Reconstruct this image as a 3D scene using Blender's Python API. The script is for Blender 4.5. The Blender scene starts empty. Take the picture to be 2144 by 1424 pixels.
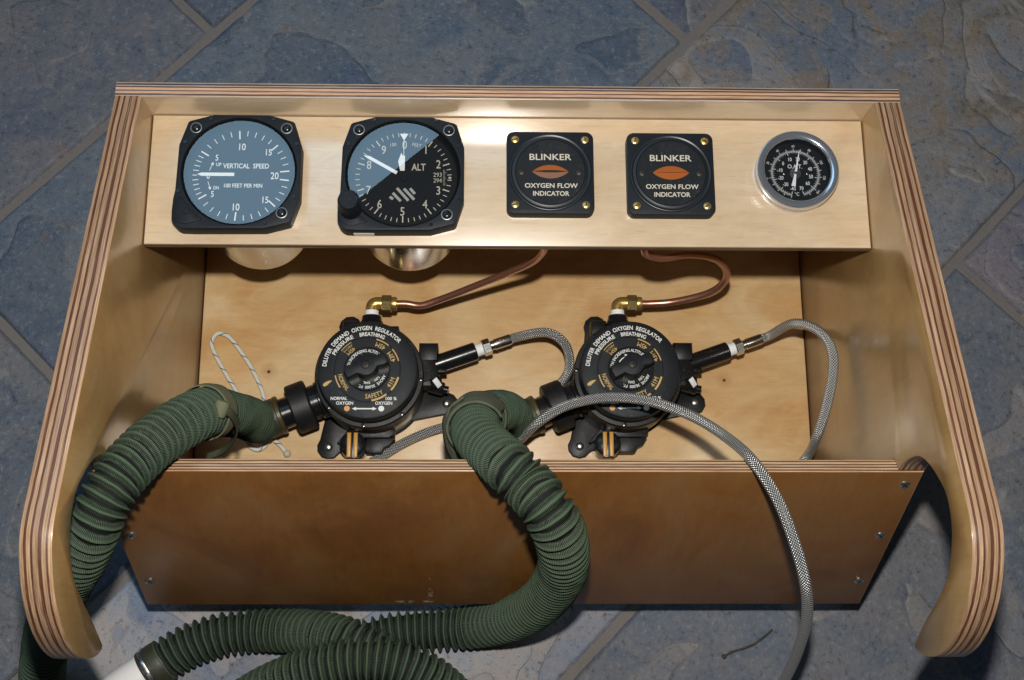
import bpy, bmesh, math, random
from mathutils import Vector, Matrix, noise
R = math.radians
random.seed(7)
S = bpy.context.scene
COL = S.collection

# ------------------------------------------------------------------ camera
cd = bpy.data.cameras.new('camera')
cam = bpy.data.objects.new('camera', cd); COL.objects.link(cam)
cam.location = (-0.02001, -0.16887, 1.00623)
cam.rotation_euler = (R(14.9456), R(-1.4491), R(-0.1488))
cd.sensor_width = 36.0; cd.lens = 36.0 * 2634.9 / 2144
cd.clip_start = 0.01; cd.clip_end = 50
S.camera = cam
S.render.resolution_x = 1024; S.render.resolution_y = 680

# ------------------------------------------------------------------ light (indoors: dim room, daylight overhead, camera flash)
w = bpy.data.worlds.new('World'); S.world = w; w.use_nodes = True
w.node_tree.nodes['Background'].inputs[0].default_value = (0.75, 0.86, 1.0, 1)
w.node_tree.nodes['Background'].inputs[1].default_value = 0.045
fl = bpy.data.lights.new('camera_flash', 'SPOT'); fl.spot_size = R(105); fl.spot_blend = 0.75; fl.energy = 36; fl.color = (1.0, 0.965, 0.9); fl.shadow_soft_size = 0.014
flo = bpy.data.objects.new('camera_flash', fl); COL.objects.link(flo); flo.location = (-0.02, -0.068, 1.04); flo.rotation_euler = (R(4), 0, 0)
wl = bpy.data.lights.new('window_daylight', 'AREA'); wl.shape = 'RECTANGLE'; wl.size = 1.5; wl.size_y = 1.1; wl.energy = 7.5; wl.color = (0.44, 0.74, 1.0)
wlo = bpy.data.objects.new('window_daylight', wl); COL.objects.link(wlo)
wlo.location = (-0.66, 1.12, 1.72); wlo.rotation_euler = (0, 0, R(41))
S.view_settings.view_transform = 'Standard'; S.view_settings.look = 'None'
S.view_settings.exposure = 0.0; S.view_settings.gamma = 1.0; S.view_settings.use_curve_mapping = False
S.render.engine = 'CYCLES'

# ------------------------------------------------------------------ paths of hoses, tubes, cord and twig (metres)
COPPER_A = [(-0.0889, 0.1157, 0.042), (-0.068, 0.1165, 0.0425), (-0.0527, 0.1197, 0.048), (-0.0223, 0.1246, 0.072), (0.003, 0.1272, 0.098), (0.0182, 0.1266, 0.124), (0.0247, 0.1259, 0.15), (0.0247, 0.1246, 0.17)]
COPPER_B = [(0.1058, 0.1183, 0.042), (0.1342, 0.1199, 0.045), (0.1605, 0.123, 0.06), (0.1692, 0.1266, 0.075), (0.1678, 0.1298, 0.095), (0.1538, 0.1313, 0.12), (0.1308, 0.1274, 0.14), (0.11, 0.1213, 0.15), (0.0983, 0.1204, 0.16), (0.0947, 0.1212, 0.172)]
BRAID_A = [(0.0017, 0.0883, 0.037), (0.0158, 0.093, 0.04), (0.0345, 0.0937, 0.045), (0.0474, 0.0845, 0.043), (0.0509, 0.0683, 0.033), (0.0416, 0.0562, 0.014), (0.0246, 0.0452, 0.004), (-0.0027, 0.0341, 0.006), (-0.0297, 0.0285, 0.008), (-0.0565, 0.0226, 0.008), (-0.0794, 0.013, 0.007), (-0.0984, 0.0015, 0.006), (-0.135, -0.022, 0.006), (-0.175, -0.045, 0.006), (-0.215, -0.05, 0.006)]
BRAID_B = [(0.198, 0.095, 0.037), (0.2126, 0.0982, 0.05), (0.2238, 0.0957, 0.069), (0.2346, 0.0872, 0.086), (0.2408, 0.0746, 0.098), (0.2425, 0.0591, 0.105), (0.2413, 0.0443, 0.103), (0.2387, 0.0256, 0.092), (0.2355, 0.0065, 0.072), (0.2333, -0.0064, 0.04), (0.2, -0.04, 0.008), (0.13, -0.058, 0.006), (0.07, -0.06, 0.006), (0.025, -0.038, 0.012), (0.0044, 0.0006, 0.028), (0.0131, 0.0091, 0.05), (0.0251, 0.0171, 0.072), (0.0423, 0.0252, 0.086), (0.063, 0.029, 0.096), (0.0799, 0.0287, 0.104), (0.1025, 0.0229, 0.118), (0.1286, 0.0062, 0.145), (0.1455, -0.0139, 0.175), (0.1555, -0.038, 0.213), (0.1664, -0.0642, 0.226), (0.1752, -0.0908, 0.226), (0.1828, -0.1133, 0.215), (0.1896, -0.1324, 0.188), (0.1929, -0.1494, 0.152), (0.1945, -0.1645, 0.115), (0.1932, -0.1809, 0.075), (0.1865, -0.1984, 0.036), (0.1719, -0.215, 0.006), (0.1444, -0.2277, -0.0075), (0.1074, -0.2346, -0.0075)]
GREEN_A = [(-0.1824, 0.0299, 0.032), (-0.1917, 0.0271, 0.036), (-0.1983, 0.021, 0.066), (-0.2006, 0.0121, 0.122), (-0.2026, 0.0032, 0.172), (-0.2087, -0.007, 0.198), (-0.2173, -0.0175, 0.212), (-0.225, -0.0274, 0.222), (-0.2319, -0.0387, 0.232), (-0.239, -0.051, 0.24), (-0.246, -0.0653, 0.243), (-0.253, -0.0805, 0.238), (-0.2659, -0.0955, 0.215), (-0.2875, -0.1097, 0.17), (-0.3155, -0.128, 0.105), (-0.3389, -0.1493, 0.045), (-0.3494, -0.1731, 0.012), (-0.342, -0.201, 0.005), (-0.3072, -0.232, 0.005), (-0.2522, -0.2318, 0.012), (-0.2146, -0.2074, 0.03), (-0.1877, -0.1851, 0.05), (-0.1619, -0.1724, 0.064), (-0.1304, -0.1622, 0.073), (-0.0989, -0.158, 0.076), (-0.0724, -0.162, 0.073), (-0.0486, -0.1754, 0.062), (-0.0297, -0.1976, 0.04), (-0.0173, -0.2258, 0.015)]
GREEN_B = [(0.024, 0.0335, 0.032), (0.0117, 0.0307, 0.038), (-0.0013, 0.0232, 0.074), (-0.0143, 0.0111, 0.126), (-0.023, -0.0031, 0.166), (-0.0206, -0.018, 0.19), (-0.0108, -0.0312, 0.208), (-0.0008, -0.0437, 0.226), (0.0095, -0.0539, 0.228), (0.0197, -0.0674, 0.234), (0.0276, -0.0803, 0.227), (0.0329, -0.0921, 0.203), (0.0343, -0.1019, 0.165), (0.0293, -0.1126, 0.115), (0.0177, -0.1218, 0.07), (0.0003, -0.1281, 0.035), (-0.025, -0.1318, 0.012), (-0.0546, -0.134, 0.005), (-0.0841, -0.1368, 0.005), (-0.1096, -0.1443, 0.005), (-0.1312, -0.1596, 0.005), (-0.145, -0.1808, 0.005), (-0.144, -0.2086, 0.005), (-0.1144, -0.2328, 0.005), (-0.0748, -0.226, 0.008), (-0.0677, -0.1912, 0.018), (-0.0853, -0.16, 0.034), (-0.1119, -0.1451, 0.039), (-0.1365, -0.1381, 0.028), (-0.1641, -0.1347, 0.012), (-0.1909, -0.1341, 0.005), (-0.22, -0.138, 0.005), (-0.245, -0.1469, 0.005), (-0.2608, -0.1565, 0.005), (-0.2701, -0.1628, 0.005)]
CORD = [(-0.1747, 0.0038, 0.003), (-0.1804, 0.0104, 0.003), (-0.188, 0.0178, 0.003), (-0.1934, 0.035, 0.003), (-0.1961, 0.052, 0.003), (-0.2052, 0.0719, 0.003), (-0.2161, 0.0883, 0.003), (-0.2274, 0.1012, 0.003), (-0.2357, 0.1036, 0.003), (-0.2403, 0.0959, 0.003), (-0.2366, 0.0854, 0.003), (-0.2267, 0.0686, 0.003), (-0.2165, 0.0519, 0.003), (-0.2118, 0.0342, 0.003), (-0.2081, 0.0162, 0.003), (-0.2047, 0.0096, 0.003), (-0.1974, 0.0069, 0.003), (-0.1911, 0.0119, 0.003), (-0.1895, 0.0178, 0.003), (-0.1915, 0.0271, 0.003)]
TWIG = [(0.1714, -0.1555, -0.0095), (0.178, -0.1515, -0.0095), (0.1895, -0.1482, -0.0095), (0.1964, -0.1453, -0.0095), (0.2043, -0.1402, -0.0095), (0.2122, -0.1339, -0.0095)]

# ------------------------------------------------------------------ materials
class N:
    def __init__(s, name):
        s.m = bpy.data.materials.new(name); s.m.use_nodes = True
        s.t = s.m.node_tree; s.b = s.t.nodes['Principled BSDF']
    def n(s, typ, **kw):
        nd = s.t.nodes.new(typ)
        for k, v in kw.items():
            if k.startswith('i_'):
                key = k[2:]
                key = int(key) if key.isdigit() else key.replace('_', ' ')
                nd.inputs[key].default_value = v
            else: setattr(nd, k, v)
        return nd
    def l(s, a, b): s.t.links.new(a, b)
    def noise(s, vec, scale, detail=4, rough=.55, dist=0.0):
        nd = s.n('ShaderNodeTexNoise', i_Scale=scale, i_Detail=detail, i_Roughness=rough, i_Distortion=dist)
        if vec is not None: s.l(vec, nd.inputs['Vector'])
        return nd.outputs['Fac']
    def mapping(s, vec, scale=(1, 1, 1), rot=(0, 0, 0), loc=(0, 0, 0)):
        nd = s.n('ShaderNodeMapping'); s.l(vec, nd.inputs['Vector'])
        nd.inputs['Scale'].default_value = scale; nd.inputs['Rotation'].default_value = rot; nd.inputs['Location'].default_value = loc
        return nd.outputs[0]
    def ramp(s, fac, stops, interp='LINEAR'):
        nd = s.n('ShaderNodeValToRGB'); s.l(fac, nd.inputs[0]); cr = nd.color_ramp; cr.interpolation = interp
        while len(cr.elements) > 1: cr.elements.remove(cr.elements[-1])
        for i, (p, c) in enumerate(stops):
            e = cr.elements[0] if i == 0 else cr.elements.new(p)
            e.position = p; e.color = (c[0], c[1], c[2], 1) if hasattr(c, '__len__') else (c, c, c, 1)
        return nd.outputs[0]
    def mix(s, fac, a, b, mode='MIX'):
        nd = s.n('ShaderNodeMix', data_type='RGBA', blend_type=mode)
        for sock, v in ((nd.inputs[0], fac), (nd.inputs[6], a), (nd.inputs[7], b)):
            if hasattr(v, 'is_linked') or hasattr(v, 'links'): s.l(v, sock)
            elif hasattr(v, '__len__'): sock.default_value = (v[0], v[1], v[2], 1)
            else: sock.default_value = v
        return nd.outputs[2]
    def math(s, op, a, b=None, clamp=False):
        nd = s.n('ShaderNodeMath', operation=op, use_clamp=clamp)
        for i, v in enumerate((a, b)):
            if v is None: continue
            if hasattr(v, 'links'): s.l(v, nd.inputs[i])
            else: nd.inputs[i].default_value = v
        return nd.outputs[0]
    def bump(s, h, strength=.3, dist=.001):
        nd = s.n('ShaderNodeBump', i_Strength=strength, i_Distance=dist); s.l(h, nd.inputs['Height'])
        s.l(nd.outputs[0], s.b.inputs['Normal'])
    def col(s, c):
        if hasattr(c, 'links'): s.l(c, s.b.inputs['Base Color'])
        else: s.b.inputs['Base Color'].default_value = (c[0], c[1], c[2], 1)
    def set(s, **kw):
        for k, v in kw.items():
            sock = s.b.inputs[k.replace('_', ' ')]
            if hasattr(v, 'links'): s.l(v, sock)
            else: sock.default_value = v
    def coord(s, kind='Object'): return s.n('ShaderNodeTexCoord').outputs[kind]
    def attr(s, name, out='Fac'): return s.n('ShaderNodeAttribute', attribute_name=name).outputs[out]

MAT = {}
def plain(name, c, rough=.5, metal=0.0, bump=0.0, bscale=400, var=0.0, coat=0.0, rvar=0.0, spec=.5, wear=0.0):
    k = N(name); v = k.coord()
    if var:
        f = k.noise(v, bscale * .12, 5)
        cc = k.mix(f, [x * (1 - var) for x in c], [min(1, x * (1 + var)) for x in c])
        if wear:
            cc = k.mix(k.math('MULTIPLY', k.ramp(k.noise(v, 420, 3, .6), [(.66, 0.0), (.73, 1.0)]), wear), cc, (.13, .125, .115))
            cc = k.mix(k.math('MULTIPLY', k.ramp(k.noise(v, 45, 6, .75), [(.50, 0.0), (.75, 1.0)]), wear * .22), cc, (.10, .095, .085))
        k.col(cc)
    else: k.col(c)
    if rvar:
        k.set(Roughness=k.math('ADD', k.math('MULTIPLY', k.noise(v, 160, 5, .7), rvar), rough - rvar * .5))
    else: k.set(Roughness=rough)
    k.set(Metallic=metal, Coat_Weight=coat, Coat_Roughness=.12, Specular_IOR_Level=spec)
    if bump: k.bump(k.noise(v, bscale, 5), bump, .0006)
    MAT[name] = k.m
    return k

plain('black_metal', (.006, .0068, .008), .42, 0, .12, 900, .25, rvar=.22, spec=.22, wear=.4)
plain('black_gloss', (.008, .0085, .0095), .22, 0, .05, 500, .2, rvar=.15, wear=.4)
plain('black_face', (.0095, .0115, .015), .5, 0, .1, 1500, .15, rvar=.15, spec=.2, wear=.4)
plain('black_rubber', (.009, .009, .010), .5, 0, .2, 700, .3, spec=.35, wear=.4)
plain('dial_black', (.0045, .006, .008), .7, 0, 0, 300, .2, spec=.15)
plain('ring_black', (.007, .009, .012), .36, 0, .05, 500, .2)
plain('screw_black', (.02, .018, .016), .5, .2, .1, 500, .2)
plain('bezel', (.0095, .0125, .017), .5, 0, .12, 1600, .2, rvar=.12, spec=.16, wear=.2)
plain('well_black', (.003, .0035, .004), .7, 0, 0, 300, .2, spec=.1)
plain('drum_brown', (.020, .017, .013), .33, .3, .25, 260, .5, rvar=.25)
plain('white_print', (.74, .76, .74), .6, 0, 0, 900, .08)
plain('cream_print', (.50, .46, .37), .6, 0, 0, 900, .1)
plain('grey_print', (.36, .36, .34), .6)
plain('gold_paint', (.52, .27, .05), .4, 0, .3, 500, .25)
plain('gold_print', (.50, .325, .10), .5, 0, 0, 900, .18)
plain('orange_print', (.62, .28, .075), .5)
plain('orange_eye', (.31, .085, .020), .75, 0, 0, 300, .25, spec=.08)
plain('eye_reflection', (.20, .105, .068), .7, 0, 0, 300, .2, spec=.12)  # lower shutter half: its reflection is put into the colour as a paler tone
plain('needle_white', (.80, .84, .84), .5)
plain('chrome', (.70, .74, .82), .16, .9, .03, 200, .06, rvar=.08)
plain('steel', (.62, .62, .62), .24, 1.0, .1, 400, .15, rvar=.2)
plain('steel_dull', (.30, .33, .36), .45, .8, .1, 400, .15)
plain('zinc', (.66, .70, .70), .32, 1.0, .1, 300, .15, rvar=.2)
plain('aluminium', (.50, .53, .57), .16, 1.0, .08, 60, .16, rvar=.2)
plain('brass', (.60, .42, .14), .3, .8, .25, 500, .2, rvar=.2)
plain('brass_dark', (.30, .225, .09), .36, .75, .2, 500, .25, rvar=.2)
plain('copper', (.54, .27, .19), .32, .85, .15, 120, .2, rvar=.22)
plain('white_tape', (.78, .79, .80), .6, 0, .3, 500, .08)
plain('white_plastic', (.78, .77, .74), .35, 0, .1, 120, .05, coat=.2)
plain('label_paper', (.62, .60, .55), .6, 0, 0, 300, .1)
plain('olive_rubber', (.032, .033, .019), .5, 0, .4, 260, .5, rvar=.2)
plain('cuff_amber', (.06, .045, .016), .35, 0, .3, 260, .4, rvar=.2)
plain('felt_green', (.085, .095, .062), .95, 0, .9, 900, .4)
plain('twig_bark', (.045, .034, .026), .85, 0, .5, 900, .4)
plain('dark_gap', (.006, .005, .004), .8)

# glass: clear pane with a strong surface reflection
k = N('instrument_glass'); k.t.nodes.remove(k.b)
tr = k.n('ShaderNodeBsdfTransparent'); gl = k.n('ShaderNodeBsdfGlossy', i_Roughness=.004)
mx = k.n('ShaderNodeMixShader'); mx.inputs[0].default_value = .20
k.l(tr.outputs[0], mx.inputs[1]); k.l(gl.outputs[0], mx.inputs[2])
k.l(mx.outputs[0], k.t.nodes['Material Output'].inputs[0]); MAT['glass'] = k.m

def birch(name, c0, c1, c2, grain_axis, knots=(), coat=.35, scuffs=(), crough=.2, cior=1.5):
    k = N(name); v = k.coord()
    sc = [4.4, 4.4, 4.4]; sc[grain_axis] = 3.2
    big = k.noise(k.mapping(v, sc), 3.2, 5, .6, .8)
    c = k.ramp(big, [(.34, c0), (.5, c1), (.66, c2)])
    sf = [260, 260, 260]; sf[grain_axis] = 22
    fine = k.noise(k.mapping(v, sf), 1.0, 4, .65)
    c = k.mix(k.math('MULTIPLY', k.ramp(fine, [(.38, 0.0), (.7, 1.0)]), .16), c, k.mix(1.0, c, (.72, .60, .46), 'MULTIPLY'))
    fl = k.noise(k.mapping(v, [70 if i != grain_axis else 26 for i in range(3)]), 1.0, 3, .6, 1.5)
    c = k.mix(k.math('MULTIPLY', k.ramp(fl, [(.45, 0.0), (.62, 1.0)]), .34), c, k.mix(1.0, c, (1.22, 1.2, 1.16), 'MULTIPLY'))
    sp_ = [900, 900, 900]; sp_[grain_axis] = 70
    pores = k.ramp(k.noise(k.mapping(v, sp_), 1.0, 2, .5), [(.60, 0.0), (.70, 1.0)])
    c = k.mix(k.math('MULTIPLY', pores, .2), c, k.mix(1.0, c, (.52, .38, .26), 'MULTIPLY'))
    sl = [95, 95, 95]; sl[grain_axis] = 3.0
    lines = k.ramp(k.noise(k.mapping(v, sl), 1.0, 3, .5, .6), [(.47, 0.0), (.5, 1.0), (.53, 0.0)])
    c = k.mix(k.math('MULTIPLY', lines, .08), c, k.mix(1.0, c, (.62, .46, .32), 'MULTIPLY'))
    for (kx, ky, kz, rad) in knots:
        d = k.n('ShaderNodeVectorMath', operation='DISTANCE'); 
        wv = k.n('ShaderNodeVectorMath', operation='ADD'); k.l(v, wv.inputs[0])
        nz = k.n('ShaderNodeTexNoise', i_Scale=120.0); k.l(v, nz.inputs['Vector'])
        sub = k.n('ShaderNodeVectorMath', operation='SCALE'); k.l(nz.outputs['Color'], sub.inputs[0]); sub.inputs['Scale'].default_value = rad * .9
        k.l(sub.outputs[0], wv.inputs[1])
        k.l(wv.outputs[0], d.inputs[0]); d.inputs[1].default_value = (kx + rad * .45, ky + rad * .45, kz + rad * .45)
        halo = k.ramp(k.math('DIVIDE', d.outputs['Value'], rad * 7), [(0.0, 1.0), (1.0, 0.0)])
        core = k.ramp(k.math('DIVIDE', d.outputs['Value'], rad * 1.4), [(.45, 1.0), (1.0, 0.0)])
        c = k.mix(k.math('MULTIPLY', halo, .55), c, (.36, .16, .05))
        c = k.mix(core, c, (.06, .022, .010))
    for (sx, sy, sz, rx, ry, th) in scuffs:
        mp = k.mapping(v, (1 / rx, 1 / ry, 1 / .03), (0, 0, 0), (-sx / rx, -sy / ry, -sz / .03))
        ln = k.n('ShaderNodeVectorMath', operation='LENGTH'); k.l(mp, ln.inputs[0])
        inside = k.ramp(ln.outputs['Value'], [(.55, 1.0), (1.0, 0.0)])
        spk = k.ramp(k.noise(v, 330, 5, .7), [(th, 0.0), (th + .05, 1.0)])
        c = k.mix(k.math('MULTIPLY', inside, spk), c, (.50, .40, .30))
    k.col(c)
    rg = k.noise(v, 55, 5, .7)
    k.set(Roughness=k.math('ADD', k.math('MULTIPLY', rg, .18), .30), Coat_Weight=coat, Coat_Roughness=crough, Coat_IOR=cior, Specular_IOR_Level=.5)
    k.bump(k.math('ADD', fine, k.math('MULTIPLY', k.noise(v, 40, 3), 1.5)), .10, .0006)
    MAT[name] = k.m

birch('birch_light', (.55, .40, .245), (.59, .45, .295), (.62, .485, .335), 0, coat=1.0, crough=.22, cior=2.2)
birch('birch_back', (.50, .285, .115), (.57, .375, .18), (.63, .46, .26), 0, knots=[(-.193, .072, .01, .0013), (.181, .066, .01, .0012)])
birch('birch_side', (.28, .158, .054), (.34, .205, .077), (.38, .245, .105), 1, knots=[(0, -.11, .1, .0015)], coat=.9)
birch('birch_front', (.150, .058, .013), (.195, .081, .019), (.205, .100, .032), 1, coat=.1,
      scuffs=[(-.0565, -.163, .0, .0034, .011, .51), (-.0755, -.1745, .0, .010, .0028, .50), (-.0585, -.1745, .0, .006, .0025, .49), (-.0565, -.142, .0, .002, .004, .58)])

def rnd_list(rnd, plies):
    g_ = random.Random(rnd * 3 + 1)
    return [g_.uniform(.7, 2.2) if i % 2 == 0 else g_.uniform(.5, 1.25) for i in range(plies)]
def plyedge(name, plies, dark, light, rnd):
    k = N(name); a = k.attr('ply'); v = k.coord()
    wob = k.noise(v, 30, 5, .65)
    a2 = k.math('ADD', a, k.math('MULTIPLY', k.math('SUBTRACT', wob, .5), .06))
    rg = random.Random(rnd); st = []; lens_ = rnd_list(rnd, plies); acc_ = 0.0; tot_ = sum(lens_)
    for i, ln_ in enumerate(lens_):
        p = acc_ / tot_; acc_ += ln_; p2 = acc_ / tot_; b = light if i % 2 == 0 else dark
        f = rg.uniform(.82, 1.18); c = [x * f for x in b]
        if i % 2 == 0 and rg.random() < .35: c = [c[0] * 1.0, c[1] * .78, c[2] * .62]
        st.append((p + (.006 if i else 0), c)); st.append((p2 - .012, c))
        if i + 1 < len(lens_): st.append((p2 - .003, [x * .35 for x in dark]))
    c = k.ramp(a2, st[:31])
    comb = k.n('ShaderNodeCombineXYZ'); k.l(k.math('MULTIPLY', a, 26.0), comb.inputs[0])
    sep = k.n('ShaderNodeSeparateXYZ'); k.l(v, sep.inputs[0])
    k.l(k.math('MULTIPLY', k.math('ADD', k.math('ADD', sep.outputs[0], sep.outputs[1]), k.math('MULTIPLY', sep.outputs[2], .6)), 34.0), comb.inputs[1])
    st2 = k.noise(comb.outputs[0], 1.0, 5, .7)
    c = k.mix(k.ramp(st2, [(.36, 0.0), (.60, .95)]), c, k.mix(1.0, c, (.56, .42, .33), 'MULTIPLY'))
    c = k.mix(k.ramp(k.noise(comb.outputs[0], .45, 4, .7), [(.55, 0.0), (.72, .5)]), c, (.50, .38, .27))
    k.col(c); k.set(Roughness=.42, Coat_Weight=.25, Coat_Roughness=.2)
    k.bump(k.math('ADD', st2, k.noise(v, 500, 3)), .2, .0005)
    MAT[name] = k.m
plyedge('ply_side', 9, (.145, .058, .034), (.47, .32, .20), 3)
plyedge('ply_front', 9, (.15, .07, .040), (.60, .45, .29), 5)
plyedge('ply_top', 9, (.085, .055, .048), (.56, .46, .37), 8)
plyedge('ply_thin', 5, (.06, .03, .018), (.26, .18, .11), 11)

# braided stainless steel hose: crossing strands from the tube's own UV (u around, v in metres)
k = N('steel_braid'); uv = k.coord('UV')
sep = k.n('ShaderNodeSeparateXYZ'); k.l(uv, sep.inputs[0])
def strands(sgn):
    ph = k.math('ADD', k.math('MULTIPLY', sep.outputs[0], 11.0), k.math('MULTIPLY', sep.outputs[1], 500.0 * sgn))
    return k.math('ADD', k.math('MULTIPLY', k.math('SINE', k.math('MULTIPLY', ph, 2 * math.pi)), .5), .5)
h = k.math('MULTIPLY', strands(1), strands(-1))
k.col(k.ramp(h, [(.0, (.03, .03, .032)), (.09, (.16, .16, .16)), (.24, (.66, .66, .65)), (.6, (.92, .92, .90))]))
k.set(Metallic=.62, Roughness=.3); k.bump(h, .8, .0008); MAT['steel_braid'] = k.m

# green knitted hose cover
k = N('green_knit'); uv = k.coord('UV'); sep = k.n('ShaderNodeSeparateXYZ'); k.l(uv, sep.inputs[0]); v = k.coord()
th = k.math('SINE', k.math('ADD', k.math('MULTIPLY', sep.outputs[0], 2 * math.pi * 84), k.math('MULTIPLY', sep.outputs[1], 420.0)))
th2 = k.math('SINE', k.math('MULTIPLY', sep.outputs[1], 2 * math.pi * 700))
knit = k.math('ADD', k.math('MULTIPLY', th, .3), k.math('ADD', k.math('MULTIPLY', th2, .04), .5))
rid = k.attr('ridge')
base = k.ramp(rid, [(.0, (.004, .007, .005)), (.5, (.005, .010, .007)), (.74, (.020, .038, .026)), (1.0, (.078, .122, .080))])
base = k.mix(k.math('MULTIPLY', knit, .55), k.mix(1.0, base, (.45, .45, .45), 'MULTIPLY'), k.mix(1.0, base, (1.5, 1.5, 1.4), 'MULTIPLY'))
glint_dash = k.ramp(k.math('ADD', k.math('MULTIPLY', th, .5), k.math('MULTIPLY', k.noise(v, 240, 3, .6), .9)), [(.62, 0.0), (.80, 1.0)])  # thread glints on the rib sides, put into the colour as lighter dashes
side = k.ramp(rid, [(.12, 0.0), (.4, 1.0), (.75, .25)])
base = k.mix(k.math('MULTIPLY', glint_dash, k.math('MULTIPLY', side, .85)), base, (.15, .21, .14))
base = k.mix(k.ramp(k.noise(v, 14, 3), [(.35, 0.0), (.7, .5)]), base, k.mix(1.0, base, (1.15, .92, .75), 'MULTIPLY'))
k.col(base); k.set(Roughness=.7, Specular_IOR_Level=.3)
k.bump(knit, .55, .0006); MAT['green_knit'] = k.m

k = N('olive_webbing'); uv = k.coord('UV'); sep = k.n('ShaderNodeSeparateXYZ'); k.l(uv, sep.inputs[0])
rb = k.math('ADD', k.math('MULTIPLY', k.math('SINE', k.math('MULTIPLY', sep.outputs[1], 2 * math.pi * 620)), .5), .5)
k.col(k.mix(rb, (.075, .078, .042), (.185, .185, .105))); k.set(Roughness=.85); k.bump(rb, .6, .0006); MAT['webbing'] = k.m

k = N('white_cord'); uv = k.coord('UV'); sep = k.n('ShaderNodeSeparateXYZ'); k.l(uv, sep.inputs[0])
ph = k.math('FRACT', k.math('ADD', sep.outputs[0], k.math('MULTIPLY', sep.outputs[1], 75.0)))
trc = k.math('LESS_THAN', ph, .09)
wv = k.math('ADD', k.math('MULTIPLY', k.math('SINE', k.math('ADD', k.math('MULTIPLY', sep.outputs[0], 50.0), k.math('MULTIPLY', sep.outputs[1], 4200.0))), .5), .5)
k.col(k.mix(trc, k.mix(wv, (.52, .51, .45), (.70, .69, .63)), (.07, .08, .10))); k.set(Roughness=.8); k.bump(wv, .4, .0005); MAT['cord'] = k.m

# slate: tile tint from the object colour, flakes and cleft edges from the mesh
k = N('slate'); v = k.n('ShaderNodeNewGeometry').outputs['Position']
oi = k.n('ShaderNodeObjectInfo'); tint = oi.outputs['Color']
n1 = k.noise(v, 9, 6, .6, .6); n2 = k.noise(v, 34, 7, .68, .5); n3 = k.noise(v, 210, 6, .75); n4 = k.noise(v, 5, 5, .65, 1.2); n5 = k.noise(v, 17, 6, .7, 1.5)
cl = k.math('ADD', k.attr('cleave'), k.math('MULTIPLY', k.math('SUBTRACT', k.noise(v, 70, 5, .65), .5), .16))
flo_ = k.math('FLOOR', cl); frc = k.math('FRACT', cl)
wn = k.n('ShaderNodeTexWhiteNoise', noise_dimensions='1D'); k.l(k.math('ADD', k.math('MULTIPLY', flo_, 7.13), k.math('MULTIPLY', oi.outputs['Random'], 91.0)), wn.inputs['W'])
c = k.mix(k.ramp(n1, [(.38, 0.0), (.62, 1.0)]), k.mix(1.0, tint, (.74, .86, 1.04), 'MULTIPLY'), k.mix(1.0, tint, (1.22, 1.12, 1.05), 'MULTIPLY'))
c = k.mix(k.ramp(n5, [(.45, 0.0), (.66, .85)]), c, k.mix(1.0, tint, (1.32, 1.20, 1.16), 'MULTIPLY'))
c = k.mix(k.ramp(n5, [(.30, .8), (.44, 0.0)]), c, k.mix(1.0, tint, (.56, .66, .80), 'MULTIPLY'))
c = k.mix(1.0, c, k.ramp(wn.outputs['Value'], [(.0, (.70, .78, .90)), (.4, (.98, 1.0, 1.02)), (.7, (1.12, 1.06, 1.0)), (1.0, (1.36, 1.27, 1.16))]), 'MULTIPLY')
rust = k.math('MULTIPLY', k.ramp(k.math('ADD', k.math('MULTIPLY', n4, .5), k.math('MULTIPLY', n5, .5)), [(.46, 0.0), (.58, 1.0)]), oi.outputs['Alpha'])
c = k.mix(rust, c, k.ramp(n2, [(.34, (.105, .095, .080)), (.52, (.175, .140, .105)), (.64, (.20, .12, .065)), (.72, (.23, .10, .042))]))
c = k.mix(k.math('MULTIPLY', k.ramp(k.noise(v, 22, 4, .6), [(.66, 0.0), (.74, 1.0)]), .45), c, (.15, .082, .05))
edge = k.ramp(frc, [(.0, 1.0), (.035, .75), (.07, 0.0)])
c = k.mix(k.math('MULTIPLY', edge, k.ramp(n1, [(.40, .05), (.60, .6)])), c, (.26, .245, .23))
c = k.mix(k.ramp(n3, [(.55, 0.0), (.70, .7)]), c, (.24, .25, .26))
c = k.mix(k.ramp(n3, [(.30, .85), (.45, 0.0)]), c, (.022, .025, .032))
k.col(c); k.set(Roughness=k.math('ADD', k.math('MULTIPLY', n2, .25), .40), Specular_IOR_Level=.4)
step = k.math('ADD', k.math('MULTIPLY', flo_, 1.4), k.ramp(frc, [(.0, 0.0), (.05, 1.0)]))
k.bump(k.math('ADD', k.math('MULTIPLY', n2, .9), k.math('ADD', k.math('MULTIPLY', n3, .8), k.math('ADD', k.math('MULTIPLY', k.noise(v, 700, 3), .35), k.math('MULTIPLY', k.ramp(frc, [(.0, 0.0), (.06, 1.0), (.9, 1.0), (1.0, 0.0)]), .5)))), .95, .0015); MAT['slate'] = k.m
k = N('grout'); v = k.n('ShaderNodeNewGeometry').outputs['Position']
g = k.noise(v, 30, 5, .6); g2 = k.noise(v, 420, 4, .7)
k.col(k.mix(g2, k.mix(g, (.085, .075, .072), (.135, .120, .113)), (.18, .16, .15))); k.set(Roughness=.9); k.bump(g2, .7, .001); MAT['grout'] = k.m

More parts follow.
